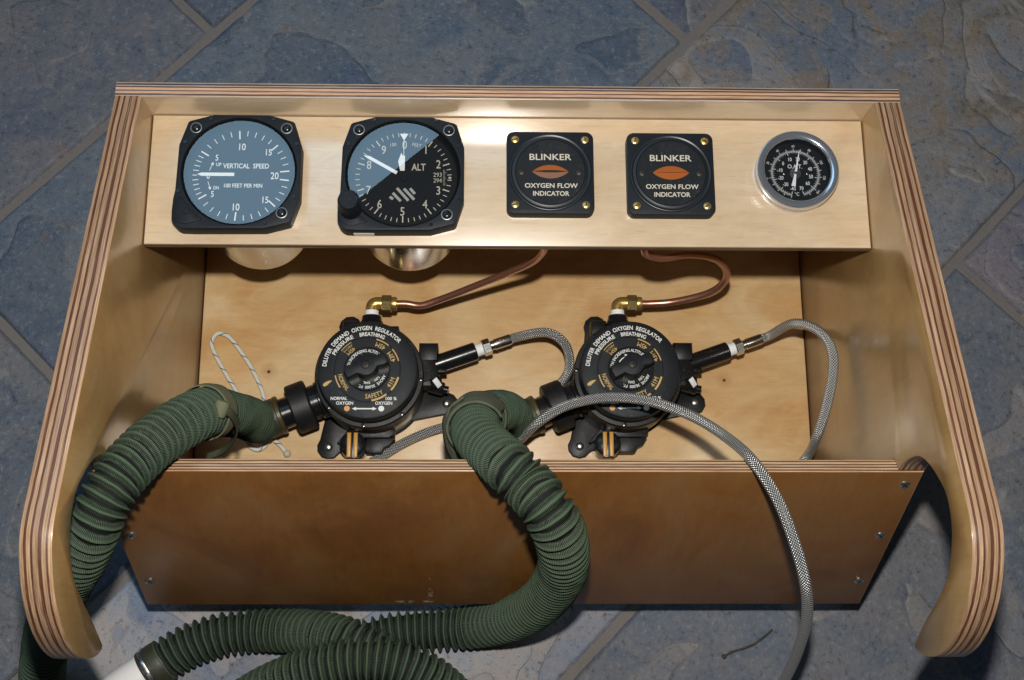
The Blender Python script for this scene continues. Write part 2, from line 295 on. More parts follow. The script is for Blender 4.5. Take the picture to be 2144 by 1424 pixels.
# ------------------------------------------------------------------ mesh helpers
def obj(name, bm, mat, parent=None, smooth=None, loc=None):
    me = bpy.data.meshes.new(name); bm.to_mesh(me); bm.free()
    return mobj(name, me, mat, parent, smooth, loc)
def mobj(name, me, mat, parent=None, smooth=None, loc=None):
    for m in (mat if isinstance(mat, (list, tuple)) else [mat]): me.materials.append(MAT[m])
    if smooth is not None:
        me.polygons.foreach_set('use_smooth', [True] * len(me.polygons))
        if smooth < 180: me.set_sharp_from_angle(angle=R(smooth))
    o = bpy.data.objects.new(name, me); COL.objects.link(o); o.parent = parent
    if loc: o.location = loc
    return o
def thing(name, label, cat, loc=(0, 0, 0), group=None):
    o = bpy.data.objects.new(name, None); COL.objects.link(o); o.location = loc; o.empty_display_size = .02
    return tag(o, label, cat, group)
def tag(o, label, cat, group=None):
    o['label'] = label; o['category'] = cat
    if group: o['group'] = group
    return o
T = Matrix.Translation
def frame(p, d, up=(0, 0, 1)):
    """matrix whose z axis runs along d, origin p"""
    z = Vector(d).normalized(); u = Vector(up)
    if abs(z.dot(u)) > .98: u = Vector((0, 1, 0))
    x = u.cross(z).normalized(); y = z.cross(x)
    m = Matrix((x, y, z)).transposed().to_4x4(); m.translation = Vector(p); return m
def lathe(bm, prof, seg=48, m=None, cap0=True, cap1=True):
    m = m or Matrix(); rings = []
    for r, z in prof:
        rings.append([bm.verts.new(m @ Vector((r * math.cos(2 * math.pi * i / seg), r * math.sin(2 * math.pi * i / seg), z))) for i in range(seg)])
    for a, b in zip(rings, rings[1:]):
        for i in range(seg):
            j = (i + 1) % seg; bm.faces.new((a[i], a[j], b[j], b[i]))
    if cap0: bm.faces.new(rings[0][::-1])
    if cap1: bm.faces.new(rings[-1])
    return bm
def prism(bm, pts, z0, z1, m=None, bevel=0.0, seg=2, both=False):
    m = m or Matrix()
    b2 = bmesh.new()
    lo = [b2.verts.new((x, y, z0)) for x, y in pts]; hi = [b2.verts.new((x, y, z1)) for x, y in pts]; n = len(pts)
    b2.faces.new(lo[::-1]); b2.faces.new(hi)
    for i in range(n): b2.faces.new((lo[i], lo[(i + 1) % n], hi[(i + 1) % n], hi[i]))
    bmesh.ops.recalc_face_normals(b2, faces=b2.faces)
    if bevel:
        es = [e for e in b2.edges if (e.verts[0].co.z == e.verts[1].co.z) and (both or abs(e.verts[0].co.z - z1) < 1e-9)]
        bmesh.ops.bevel(b2, geom=es, offset=bevel, segments=seg, affect='EDGES', profile=.5)
    b2.transform(m)
    tmp = bpy.data.meshes.new('t'); b2.to_mesh(tmp); b2.free(); bm.from_mesh(tmp); bpy.data.meshes.remove(tmp)
    return bm
def box(bm, x0, x1, y0, y1, z0, z1, m=None, bevel=0.0):
    return prism(bm, [(x0, y0), (x1, y0), (x1, y1), (x0, y1)], z0, z1, m, bevel, 2, True)
def rrect(w, h, r, n=6):
    pts = []
    for cx, cy, a0 in ((w - r, h - r, 0), (-w + r, h - r, 90), (-w + r, -h + r, 180), (w - r, -h + r, 270)):
        for i in range(n + 1):
            a = R(a0 + 90 * i / n); pts.append((cx + r * math.cos(a), cy + r * math.sin(a)))
    return pts
def circle(r, n=40, cx=0, cy=0): return [(cx + r * math.cos(2 * math.pi * i / n), cy + r * math.sin(2 * math.pi * i / n)) for i in range(n)]
def nb(): return bmesh.new()
def spline(P, step):
    P = [Vector(p) for p in P]; Q = [P[0] * 2 - P[1]] + P + [P[-1] * 2 - P[-2]]; dense = []
    for i in range(1, len(Q) - 2):
        a, b, c, d = Q[i - 1:i + 3]
        t0 = 0; t1 = t0 + max((b - a).length, 1e-6) ** .5; t2 = t1 + max((c - b).length, 1e-6) ** .5; t3 = t2 + max((d - c).length, 1e-6) ** .5
        for j in range(30):
            t = t1 + (t2 - t1) * j / 30
            A1 = a * ((t1 - t) / (t1 - t0)) + b * ((t - t0) / (t1 - t0)); A2 = b * ((t2 - t) / (t2 - t1)) + c * ((t - t1) / (t2 - t1)); A3 = c * ((t3 - t) / (t3 - t2)) + d * ((t - t2) / (t3 - t2))
            B1 = A1 * ((t2 - t) / (t2 - t0)) + A2 * ((t - t0) / (t2 - t0)); B2 = A2 * ((t3 - t) / (t3 - t1)) + A3 * ((t - t1) / (t3 - t1))
            dense.append(B1 * ((t2 - t) / (t2 - t1)) + B2 * ((t - t1) / (t2 - t1)))
    dense.append(P[-1])
    for _ in range(6):   # ease the joints of the spline
        dense = [dense[0]] + [(dense[i - 1] + dense[i] * 2 + dense[i + 1]) / 4 for i in range(1, len(dense) - 1)] + [dense[-1]]
    out = [dense[0]]; acc = 0.0
    for a, b in zip(dense, dense[1:]):
        L = (b - a).length; p = 0.0
        while acc + (L - p) >= step:
            p += step - acc; acc = 0.0; out.append(a.lerp(b, p / L))
        acc += L - p
    return out
def frames(pts):
    tan = [(pts[min(i + 1, len(pts) - 1)] - pts[max(i - 1, 0)]).normalized() for i in range(len(pts))]
    up = Vector((0, 0, 1)); 
    if abs(tan[0].dot(up)) > .9: up = Vector((0, 1, 0))
    x = up.cross(tan[0]).normalized(); fr = []
    for t in tan:
        x = (x - t * x.dot(t)).normalized(); fr.append((x, t.cross(x), t))
    return fr
def tube_mesh(name, pts, rad, seg=16, ridge=None, cap=True):
    """pts already evenly spaced; rad(i, s, angle) -> radius; UV u around, v along in metres"""
    fr = frames(pts); V = []; s = 0.0; SV = []; RD = []
    for i, p in enumerate(pts):
        if i: s += (p - pts[i - 1]).length
        SV.append(s)
        for j in range(seg):
            a = 2 * math.pi * j / seg; r = rad(i, s, a)
            V.append(p + fr[i][0] * (r * math.cos(a)) + fr[i][1] * (r * math.sin(a)))
            if ridge: RD.append(ridge(i, s, a))
    F = []; U = []; n = len(pts)
    for i in range(n - 1):
        for j in range(seg):
            j2 = (j + 1) % seg
            F.append((i * seg + j, i * seg + j2, (i + 1) * seg + j2, (i + 1) * seg + j))
            U += [(j / seg, SV[i]), ((j + 1) / seg, SV[i]), ((j + 1) / seg, SV[i + 1]), (j / seg, SV[i + 1])]
    if cap:
        F.append(tuple(range(seg))[::-1]); U += [(0, 0)] * seg
        F.append(tuple((n - 1) * seg + j for j in range(seg))); U += [(0, 0)] * seg
    me = bpy.data.meshes.new(name); me.from_pydata(V, [], F)
    ul = me.uv_layers.new(name='UVMap'); ul.data.foreach_set('uv', [c for u in U for c in u])
    if ridge:
        at = me.attributes.new('ridge', 'FLOAT', 'POINT'); at.data.foreach_set('value', RD)
    me.update(); return me
def tube(name, P, r, mat, parent=None, seg=16, step=.0015):
    pts = spline(P, step)
    return mobj(name, tube_mesh(name, pts, lambda i, s, a: r, seg), mat, parent, 60)

# ------------------------------------------------------------------ lettering (flat print)
GL = {}
def raw(s, off):
    cu = bpy.data.curves.new('g', 'FONT'); cu.body = s; cu.size = 1; cu.resolution_u = 3; cu.offset = off
    ob = bpy.data.objects.new('g', cu); me = bpy.data.meshes.new_from_object(ob)
    bpy.data.objects.remove(ob); bpy.data.curves.remove(cu); return me
def xr(me):
    xs = [v.co.x for v in me.vertices]; return (min(xs), max(xs)) if xs else (0, 0)
def glyph(c, off):
    if (c, off) not in GL:
        if 'cap' not in GL:
            m = raw('H', 0); GL['cap'] = max(v.co.y for v in m.vertices); GL['HH'] = xr(raw('HH', 0))[1]
        adv = xr(raw('H' + c + 'H', 0))[1] - GL['HH']
        me = raw(c, off) if c != ' ' else None
        GL[(c, off)] = ([tuple(v.co.xy) for v in me.vertices] if me else [], [tuple(p.vertices) for p in me.polygons] if me else [], adv)
    return GL[(c, off)]
def put(bm, gl, fn):
    vs = [bm.verts.new(fn(x, y)) for x, y in gl[0]]
    for f in gl[1]:
        try: bm.faces.new([vs[i] for i in f])
        except ValueError: pass
def text(bm, s, x, y, h, z, width=None, sx=.85, rot=0, off=.012, sp=0.0):
    gs = [glyph(c, off) for c in s]; cap = GL['cap']; k = h / cap
    tot = sum(g[2] for g in gs) + sp * (len(s) - 1)
    kx = width / tot if width else k * sx
    ca, sa = math.cos(R(rot)), math.sin(R(rot)); cx = -tot / 2
    for g in gs:
        def fn(px, py, cx=cx):
            a = (cx + px) * kx; b = (py - cap / 2) * k
            return (x + a * ca - b * sa, y + a * sa + b * ca, z)
        put(bm, g, fn); cx += g[2] + sp
def arctext(bm, s, r, a0, a1, h, z, inward=False, off=.014, cx=0, cy=0):
    """letters spread from angle a0 to a1 (degrees); inward = letter tops point to the centre"""
    gs = [glyph(c, off) for c in s]; cap = GL['cap']; k = h / cap; tot = sum(g[2] for g in gs)
    kx = abs(R(a1 - a0)) * r / tot; p = 0.0
    for g in gs:
        mid = (p + g[2] / 2) / tot; a = R(a0 + (a1 - a0) * mid)
        ox, oy = cx + r * math.cos(a), cy + r * math.sin(a); t = a + (math.pi / 2 if inward else -math.pi / 2)
        ca, sa = math.cos(t), math.sin(t)
        def fn(px, py, w=g[2]):
            u = (px - w / 2) * kx; v = (py - cap / 2) * k
            return (ox + u * ca - v * sa, oy + u * sa + v * ca, z)
        put(bm, g, fn); p += g[2]
def quad(bm, x0, y0, x1, y1, w, z, w2=None):
    d = Vector((x1 - x0, y1 - y0)); n = Vector((-d.y, d.x)).normalized(); a = n * w / 2; b = n * (w if w2 is None else w2) / 2
    bm.faces.new([bm.verts.new((p[0], p[1], z)) for p in ((x0 - a.x, y0 - a.y), (x1 - b.x, y1 - b.y), (x1 + b.x, y1 + b.y), (x0 + a.x, y0 + a.y))])
def poly(bm, pts, z): bm.faces.new([bm.verts.new((p[0], p[1], z)) for p in pts])
def tick(bm, ang, r0, r1, w, z, cx=0, cy=0):
    c, s = math.cos(R(ang)), math.sin(R(ang)); quad(bm, cx + r0 * c, cy + r0 * s, cx + r1 * c, cy + r1 * s, w, z)
def arcband(bm, r0, r1, a0, a1, z, n=16):
    for i in range(n):
        b0, b1 = R(a0 + (a1 - a0) * i / n), R(a0 + (a1 - a0) * (i + 1) / n)
        poly(bm, [(r0 * math.cos(b0), r0 * math.sin(b0)), (r1 * math.cos(b0), r1 * math.sin(b0)), (r1 * math.cos(b1), r1 * math.sin(b1)), (r0 * math.cos(b1), r0 * math.sin(b1))], z)
MM = .001
def mm(bm):   # lettering is drawn in millimetres
    bm.transform(Matrix.Scale(MM, 4)); bmesh.ops.recalc_face_normals(bm, faces=bm.faces)
    for f in bm.faces:
        if f.normal.z < 0: f.normal_flip()
    return bm

# ------------------------------------------------------------------ the slate floor
FZ = -.012
ANG = R(45.5); CA, SA = math.cos(ANG), math.sin(ANG)
g = nb(); L = 3.0
g.faces.new([g.verts.new(p) for p in ((-L, -L, FZ - .0034), (L, -L, FZ - .0034), (L, L, FZ - .0034), (-L, L, FZ - .0034))])
floor = obj('floor', g, 'grout'); floor['kind'] = 'structure'
def flakes(x, y, seed):
    p = Vector((x * 5.2 + seed * 3.7, y * 5.2 - seed * 1.9, seed * 1.3))
    w_ = noise.noise_vector(p * 1.7) * .45
    n_ = noise.fractal(p * .8 + w_, 1.15, 2.2, 4) * .5 + .5
    return n_
def slate_tile(s0, s1, q0, q1, tint, rust, seed, res, lv):
    gp = .0036; s0 += gp; s1 -= gp; q0 += gp; q1 -= gp
    ns = max(4, int((s1 - s0) / res)); nq = max(4, int((q1 - q0) / res)); V = []; LV = []; rg = random.Random(seed)
    for i in range(ns + 1):
        for j in range(nq + 1):
            s = s0 + (s1 - s0) * i / ns; q = q0 + (q1 - q0) * j / nq
            e = min(i, ns - i, j, nq - j); wob = .0011
            if i in (0, ns): s += noise.noise(Vector((q * 60, seed, i))) * wob
            if j in (0, nq): q += noise.noise(Vector((s * 60, seed + 9, j))) * wob
            n_ = flakes(s, q, seed) * lv
            fl_ = math.floor(n_); f = n_ - fl_; wd = .035
            t = min(1, f / wd); t = t * t * (3 - 2 * t)
            hgt = (fl_ - lv * .5 + t) * .0013 + noise.noise(Vector((s * 14, q * 14, seed))) * .0006
            if e == 0: hgt = -.0040
            elif e == 1 and res < .005: hgt -= .0005
            V.append((s * CA - q * SA, s * SA + q * CA, FZ + hgt * (1 if e else 1)))
            LV.append(n_)
    F = [(i * (nq + 1) + j, (i + 1) * (nq + 1) + j, (i + 1) * (nq + 1) + j + 1, i * (nq + 1) + j + 1) for i in range(ns) for j in range(nq)]
    me = bpy.data.meshes.new('slate_tile'); me.from_pydata(V, [], F)
    for nm, D in (('cleave', LV),): me.attributes.new(nm, 'FLOAT', 'POINT').data.foreach_set('value', D)
    o = mobj('slate_tile', me, 'slate', floor, 180); o.color = (*tint, rust)
BLUE = (.070, .094, .128); PURP = (.086, .096, .120); GREY = (.098, .111, .130); PALE = (.27, .27, .285)
rows = [
 (.455, .760, [-.517, -.212, .093, .398, .703], [PURP, PURP, BLUE, GREY], [.1, .12, .2, .3]),
 (.150, .455, [-.82, -.211, .388, .998], [GREY, BLUE, PURP], [.1, .10, .2]),
 (-.155, .150, [-1.02, -.41, .20, .81], [PURP, PALE, (.150, .156, .170)], [.1, .35, .95]),
 (-.460, -.155, [-.823, -.213, .397, .702, 1.007], [GREY, (.118, .127, .143), (.130, .126, .150), BLUE], [.1, .15, .15, .1]),
 (-.765, -.460, [-.518, -.213, .092, .397, .702], [BLUE, GREY, PURP, GREY], [.2, .1, .2, .1]),
]
sd = 1
for q0, q1, js, tn, rs in rows:
    for i in range(len(js) - 1):
        sd += 1
        cx_, cy_ = (js[i] + js[i + 1]) / 2, (q0 + q1) / 2
        wx, wy = cx_ * CA - cy_ * SA, cx_ * SA + cy_ * CA
        near = abs(wx) < .62 and -.42 < wy < .62
        slate_tile(js[i], js[i + 1], q0, q1, tn[i], rs[i], sd, .0021 if near else .012, 8.5 if rs[i] > .5 else 3.6 if tn[i] is BLUE else 6.0)

# ------------------------------------------------------------------ the plywood console
console = thing('plywood_console', 'varnished birch plywood console box with curved side panels lying on the slate floor', 'console')
def plate(name, pts, th, m, mats, parent=console, bev=.0007):
    """outline pts in the plate's plane, thickness along local z (0..th); slot 0 veneer, slot 1 ply edge"""
    b = nb(); prism(b, pts, 0, th, None, bev, 2, True)
    lay = b.verts.layers.float.new('ply')
    for v_ in b.verts: v_[lay] = v_.co.z / th
    b.normal_update()
    for f in b.faces: f.material_index = 0 if abs(f.normal.z) > .9 else 1
    o = obj(name, b, mats, parent, 35); o.matrix_local = m; return o
# side outline in (y, z)
arc = [(-.0410, .2060), (-.0385, .2150), (-.0375, .2290), (-.0393, .2471), (-.0457, .2608), (-.0562, .2744), (-.0676, .2849), (-.0841, .2891), (-.0994, .2852), (-.1143, .2753), (-.1257, .2567), (-.1358, .2353), (-.1514, .2062)]
outer = [(-.1568, .2200), (-.1580, .2485), (-.1485, .2779), (-.1311, .3012), (-.1098, .3144), (-.0935, .3180), (-.078, .3150)]
def smooth2(P, step=.004): return [(p.x, p.y) for p in spline([(a, b, 0) for a, b in P], step)]
side = [(.2112, -.012), (.2112, .2195)] + smooth2(arc[-1:] + outer, .004)[::-1][:-1] + smooth2(arc, .004)[::-1] + [(-.0328, .2002), (-.1050, .0436), (-.082, -.012)]
side = side[::-1]
SM = Matrix(((0, 0, 1, 0), (1, 0, 0, 0), (0, 1, 0, 0), (0, 0, 0, 1)))   # local x->world y, y->z, z->x
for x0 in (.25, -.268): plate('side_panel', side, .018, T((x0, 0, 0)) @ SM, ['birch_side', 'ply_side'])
# top board (upright in y), its long edge faces the camera
TM = Matrix(((1, 0, 0, 0), (0, 0, 1, 0), (0, 1, 0, 0), (0, 0, 0, 1)))   # local x->x, y->z, z->y
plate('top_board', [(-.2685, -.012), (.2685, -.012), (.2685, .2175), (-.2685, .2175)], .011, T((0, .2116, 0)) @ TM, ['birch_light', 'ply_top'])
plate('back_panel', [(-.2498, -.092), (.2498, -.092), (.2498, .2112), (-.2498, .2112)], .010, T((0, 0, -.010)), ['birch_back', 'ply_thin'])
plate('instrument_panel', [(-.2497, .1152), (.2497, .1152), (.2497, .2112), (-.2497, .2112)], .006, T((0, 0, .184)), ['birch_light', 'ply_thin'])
# front board leans out towards its foot
dn = Vector((0, -.4190, -.9080)); nm = Vector((0, -.9080, .4190))
FM = Matrix((Vector((1, 0, 0)), -dn, nm)).transposed().to_4x4(); FM.translation = Vector((0, -.0420, .2045)) - nm * .0095
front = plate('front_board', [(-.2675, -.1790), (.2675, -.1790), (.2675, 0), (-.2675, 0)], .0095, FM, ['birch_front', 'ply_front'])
def screw_head(name, r, mats, parent, m, slot='cross', cup=True):
    b = nb(); lathe(b, [(r * 1.0, 0), (r, r * .10), (r * .86, r * .22), (r * .3, r * .30)], 24)
    o = obj(name, b, mats[0], parent, 40); o.matrix_local = m
    s_ = nb(); wz = r * .312
    if slot == 'cross':
        for a in (20, 110): 
            c, s = math.cos(R(a)), math.sin(R(a)); quad(s_, -r * .6 * c, -r * .6 * s, r * .6 * c, r * .6 * s, r * .26, wz + (a > 50) * r * .02)
        lathe(s_, [(r * .17, wz + r * .03), (r * .1, wz + r * .04)], 8, None, False, True)
    else:
        quad(s_, -r * .72, r * .35 * 0, r * .72, 0, r * .24, wz)
        s_.transform(Matrix.Rotation(R(slot), 4, 'Z'))
    obj('drive_slot', s_, mats[1], o)
    return o
for sx in (1, -1):
    for t in (.0150, .0795, .1435): screw_head('screw', .0036, ('zinc', 'dark_gap'), front, T((sx * .2588, -t, .0095)) @ Matrix.Rotation(random.uniform(0, 1.5), 4, 'Z'))

# ------------------------------------------------------------------ instruments on the upper panel
PZ = .190
def bezel_outline(lobe=True):
    q = [(41.8, -19), (41.8, 19), (36.6, 35.8), (35.2, 37), (19, 41.6), (-19, 41.6), (-35.2, 37), (-36.6, 35.8), (-41.8, 19), (-42.4, -14)]
    q += [(-43.4, -20), (-43.8, -29)] + [(-35.5 + 8.3 * math.cos(R(a)), -33.5 + 8.3 * math.sin(R(a))) for a in (195, 215, 235, 255)] + [(-30, -41.8), (19, -41.4), (35.2, -37), (36.6, -35.6)]
    return [(x * MM, y * MM) for x, y in q]
def square_gauge(name, label, loc, case_r=.0375):
    t = thing(name, label, 'gauge', loc)
    # bezel frame with a round opening
    b = nb(); pts = bezel_outline(); n = len(pts); H = .0122
    prism(b, pts, 0.0, H, None, .0009, 2)
    me_faces = [f for f in b.faces if f.normal.z > .99 and all(abs(v.co.z - H) < 1e-6 for v in f.verts)]
    top = max(me_faces, key=lambda f: f.calc_area()); loop = [v for v in top.verts]; b.faces.remove(top)
    seg = 72; ring = [b.verts.new((.0395 * math.cos(2 * math.pi * i / seg), .0395 * math.sin(2 * math.pi * i / seg) , H)) for i in range(seg)]
    ed = [b.edges.new((ring[i], ring[(i + 1) % seg])) for i in range(seg)] + [e for e in b.edges if e.is_boundary and abs(e.verts[0].co.z - H) < 1e-6 and abs(e.verts[1].co.z - H) < 1e-6 and e.verts[0] in loop and e.verts[1] in loop]
    bmesh.ops.triangle_fill(b, edges=ed, use_beauty=True)
    prof = [(.0395, H), (.0388, H - .0004), (.0380, H - .0016), (.0374, H - .0034), (.0368, H - .0084)]
    bmesh.ops.recalc_face_normals(b, faces=b.faces)
    bz = obj('bezel', b, 'bezel', t, 32)
    b = nb(); lathe(b, prof[::-1], seg, None, False, False); obj('dial_well', b, 'well_black', t, 60)
    # raised ear at the lower left corner
    e = nb(); pe = [(x * MM, y * MM) for x, y in [(-42.2, -26)] + [(-34 + 9.4 * math.cos(R(a)), -29.5 + 9.4 * math.sin(R(a))) for a in (200, 225, 250, 275, 300)] + [(-23, -36), (-25.5, -33.5), (-34, -24.5), (-38, -19)]]
    prism(e, pe, H + .0001, H + .0008, None, .0004, 2); obj('corner_ear', e, 'bezel', bz, 40)
    d = nb(); lathe(d, [(.0369, H - .0086), (.0, H - .0085)], 72, None, False, False); obj('dial', d, 'dial_black', t)
    gl_ = nb(); lathe(gl_, [(.0378, H - .0019)], 72, None, False, True); obj('glass', gl_, 'glass', t)
    c = nb(); lathe(c, [(case_r, -.0062), (case_r, -.088), (case_r - .001, -.0925), (case_r - .003, -.0945), (.006, -.0945)], 64); obj('case', c, 'aluminium', t, 40)
    for x, y in ((-30.8, 31.4), (31.2, 31.4), (30.4, -30.4)) + (((-34, -29.5),) if name == 'vertical_speed_indicator' else ()):
        m = T((x * MM, y * MM, H)); b = nb()
        if (x, y) == (-34, -29.5):
            lathe(b, [(.0024, .0008), (.0022, .0016), (.0009, .0018)], 20, m); obj('screw', b, 'bezel', bz, 40); continue
        lathe(b, [(.0040, .0), (.0039, .0004), (.0035, .0005), (.0031, .0001)], 28, m, False, False); w_ = obj('washer', b, 'steel_dull', bz, 40)
        b = nb(); lathe(b, [(.0030, .0001), (.0029, .0014), (.0021, .0021), (.0013, .0022), (.0011, .0014)], 24, m); obj('screw', b, 'black_gloss', bz, 40)
    for x, y in ((-21, 38.6), (22, 38.6), (-37.6, 21), (38.4, 20), (-40.2, -15), (38.2, -19), (19.5, -37.5)):
        b = nb(); lathe(b, [(.0015, .0), (.0014, .0003), (.0010, .00035), (.0009, .0001)], 16, T((x * MM, y * MM, H))); obj('plug', b, 'black_gloss', bz, 40)
    return t, bz, (H - .0083) / MM
# vertical speed indicator
t, bz, dz = square_gauge('vertical_speed_indicator', 'square black gauge reading vertical speed with one white pointer at zero', (-.1852, .1645, PZ))
b = nb(); rt = 33.2
def vs_ticks(sgn):
    for i in range(1, 5): tick(b, 180 - sgn * 6.4 * i, rt - 3.9, rt, .55, dz)
    for a, n_, step in ((148, 5, 10.7), (94.5, 5, 10.3), (43, 4, 9.2)):
        tick(b, sgn * a, rt - 6.2, rt, .95, dz)
        for i in range(1, n_): tick(b, sgn * (a - step * i), rt - 3.9, rt, .5, dz)
    tick(b, sgn * 6.0, rt - 6.4, rt, .9, dz)
vs_ticks(1); vs_ticks(-1); tick(b, 180, rt - 3, rt, .6, dz)
obj('scale_marks', mm(b), 'white_print', t)
b = nb()
for s, x, y, h in (('10', -1, 18.8, 4.9), ('15', 17.5, 14.9, 4.5), ('20', 22.6, -2.5, 4.9), ('15', 16.8, -20.2, 4.5), ('10', -3, -25.6, 4.9), ('5', -17.6, 10.6, 4.2), ('5', -19.2, -16.2, 4.2), ('0', -22.8, -2.8, 4.4)):
    text(b, s, x + .4, y + 2.4, h, dz, sx=.8, off=.008)
text(b, 'UP', -15.8, 8.0, 2.4, dz, 3.8); text(b, 'DN', -16.6, -9.2, 2.4, dz, 4.0)
text(b, 'VERTICAL  SPEED', 3.2, 7.0, 3.4, dz, 31.6, off=.014); text(b, '100 FEET PER MIN', 1.6, -7.5, 2.8, dz, 27.0, off=.014)
for y0, y1, x0, x1 in ((3.4, 7.8, -21.8, -20.2), (-4.6, -8.8, -22.4, -21.0)):
    quad(b, x0, y0, x1, y1, .4, dz); d_ = Vector((x1 - x0, y1 - y0)).normalized(); n_ = Vector((-d_.y, d_.x))
    poly(b, [(x1 + d_.x * 2.2, y1 + d_.y * 2.2), (x1 + n_.x * 1.1, y1 + n_.y * 1.1), (x1 - n_.x * 1.1, y1 - n_.y * 1.1)], dz)
obj('lettering', mm(b), 'white_print', t)
b = nb(); prism(b, [(x * MM, y * MM) for x, y in ((-29.8, .4), (-27, -.9), (-4.5, -.9), (-4.5, 1.5), (-27, 1.5))], (dz + .8) * MM, (dz + 1.1) * MM); obj('pointer', b, 'needle_white', t)
# altimeter
t, bz, dz = square_gauge('altimeter', 'square black altimeter dial with three white pointers and an adjusting knob', (-.0735, .1640, PZ))
b = nb()
for i in range(50): tick(b, 90 - 7.2 * i, rt - (4.8 if i % 5 == 0 else 2.9), rt, .85 if i % 5 == 0 else .55, dz)
obj('scale_marks', mm(b), 'cream_print', t)
b = nb()
for s, x, y in (('1', 15.6, 17.4), ('2', 24.4, 6.6), ('3', 24.6, -12.8), ('4', 15.6, -23), ('5', .2, -28.3), ('6', -15.6, -23), ('7', -23.6, -12.8), ('8', -23.5, 5.8), ('9', -13.6, 17), ('0', .8, 21)):
    text(b, s, x - .5, y + 3.2, 6.0, dz, sx=.8, off=.006)
text(b, 'ALT', 10.3, 7.6, 4.9, dz, 9.6, off=.012)
text(b, '100', -7.8, 24.2, 2.4, dz, 4.8, 1, 8, off=0); text(b, 'FEET', 8.7, 24, 2.4, dz, 6.6, 1, -12, off=0)
text(b, '293', 23.5, 2.0, 3.0, dz, 6.2, off=0); text(b, '294', 23.5, -2.2, 3.0, dz, 6.0, off=0)
for i in range(14): quad(b, 27.2, 5.4 - i * .85, 28.6 + (.9 if i % 5 == 2 else 0), 5.4 - i * .85, .2, dz)
poly(b, [(31.0, -.6), (32.8, -1.4), (32.8, .6), (31.0, .4)], dz)
obj('lettering', mm(b), 'cream_print', t)
b = nb()
for x0, y0, x1, y1 in ((-9.2, -14.4, -6.9, -16.2), (-7.2, -11.6, -1.6, -17.6), (-4.4, -8.0, 3.6, -17.2), (.4, -8.4, 7.6, -16.4), (4.6, -8.2, 8.0, -12.2)):   # slanted warning-flag stripes
    quad(b, x0, y0, x1, y1, 1.9, dz)
obj('flag_stripes', mm(b), 'grey_print', t)
b = nb(); prism(b, [(x * MM, y * MM) for x, y in ((-27.9, 15.4), (-24.7, 12.9), (-5.1, 1.4), (-4, 3.6), (-23.6, 14.9))], (dz + 1.5) * MM, (dz + 1.8) * MM); obj('pointer', b, 'needle_white', t)
b = nb(); prism(b, [(x * MM, y * MM) for x, y in ((-1.9, 17.6), (-3.9, 11.2), (-2.4, 4.4), (0.7, 4.4), (0.8, 15.4), (-0.7, 15.6))], (dz + .9) * MM, (dz + 1.2) * MM); obj('pointer', b, 'needle_white', t)
b = nb(); prism(b, [(x * MM, y * MM) for x, y in ((-3.1, 32.2), (-0.35, 27.5), (-0.35, 14.2), (0.05, 14.2), (0.05, 27.5), (2.8, 32.2))], (dz + .5) * MM, (dz + .7) * MM); obj('pointer', b, 'needle_white', t)
b = nb(); lathe(b, [(.0030, (dz + .3) * MM), (.0030, (dz + 1.4) * MM)], 24); prism(b, [(x * MM, y * MM) for x, y in ((1, -1), (12.5, -10.2), (11.4, -11.6), (-.6, -2.4))], (dz + .2) * MM, (dz + .4) * MM); obj('hub', b, 'dial_black', t, 40)
b = nb(); seg = 60
prof = [(.0072, .0005), (.0072, .0185), (.0066, .0202), (.0058, .0207), (.0, .0207)]
rings = []
for r, z in prof[:-1]:
    rings.append([b.verts.new(((r + (.00022 * (1 if i % 2 else -1) if z < .019 else 0)) * math.cos(2 * math.pi * i / seg), (r + (.00022 * (1 if i % 2 else -1) if z < .019 else 0)) * math.sin(2 * math.pi * i / seg), z)) for i in range(seg)])
for a, c in zip(rings, rings[1:]):
    for i in range(seg): b.faces.new((a[i], a[(i + 1) % seg], c[(i + 1) % seg], c[i]))
b.faces.new(rings[-1]); o = obj('adjusting_knob', b, 'bezel', t, 30); o.location = (-.0345, -.0275, .0122)
b = nb(); box(b, -.033, -.019, -.04215, -.04185, .0012, .0062); obj('paper_label', b, 'label_paper', bz)

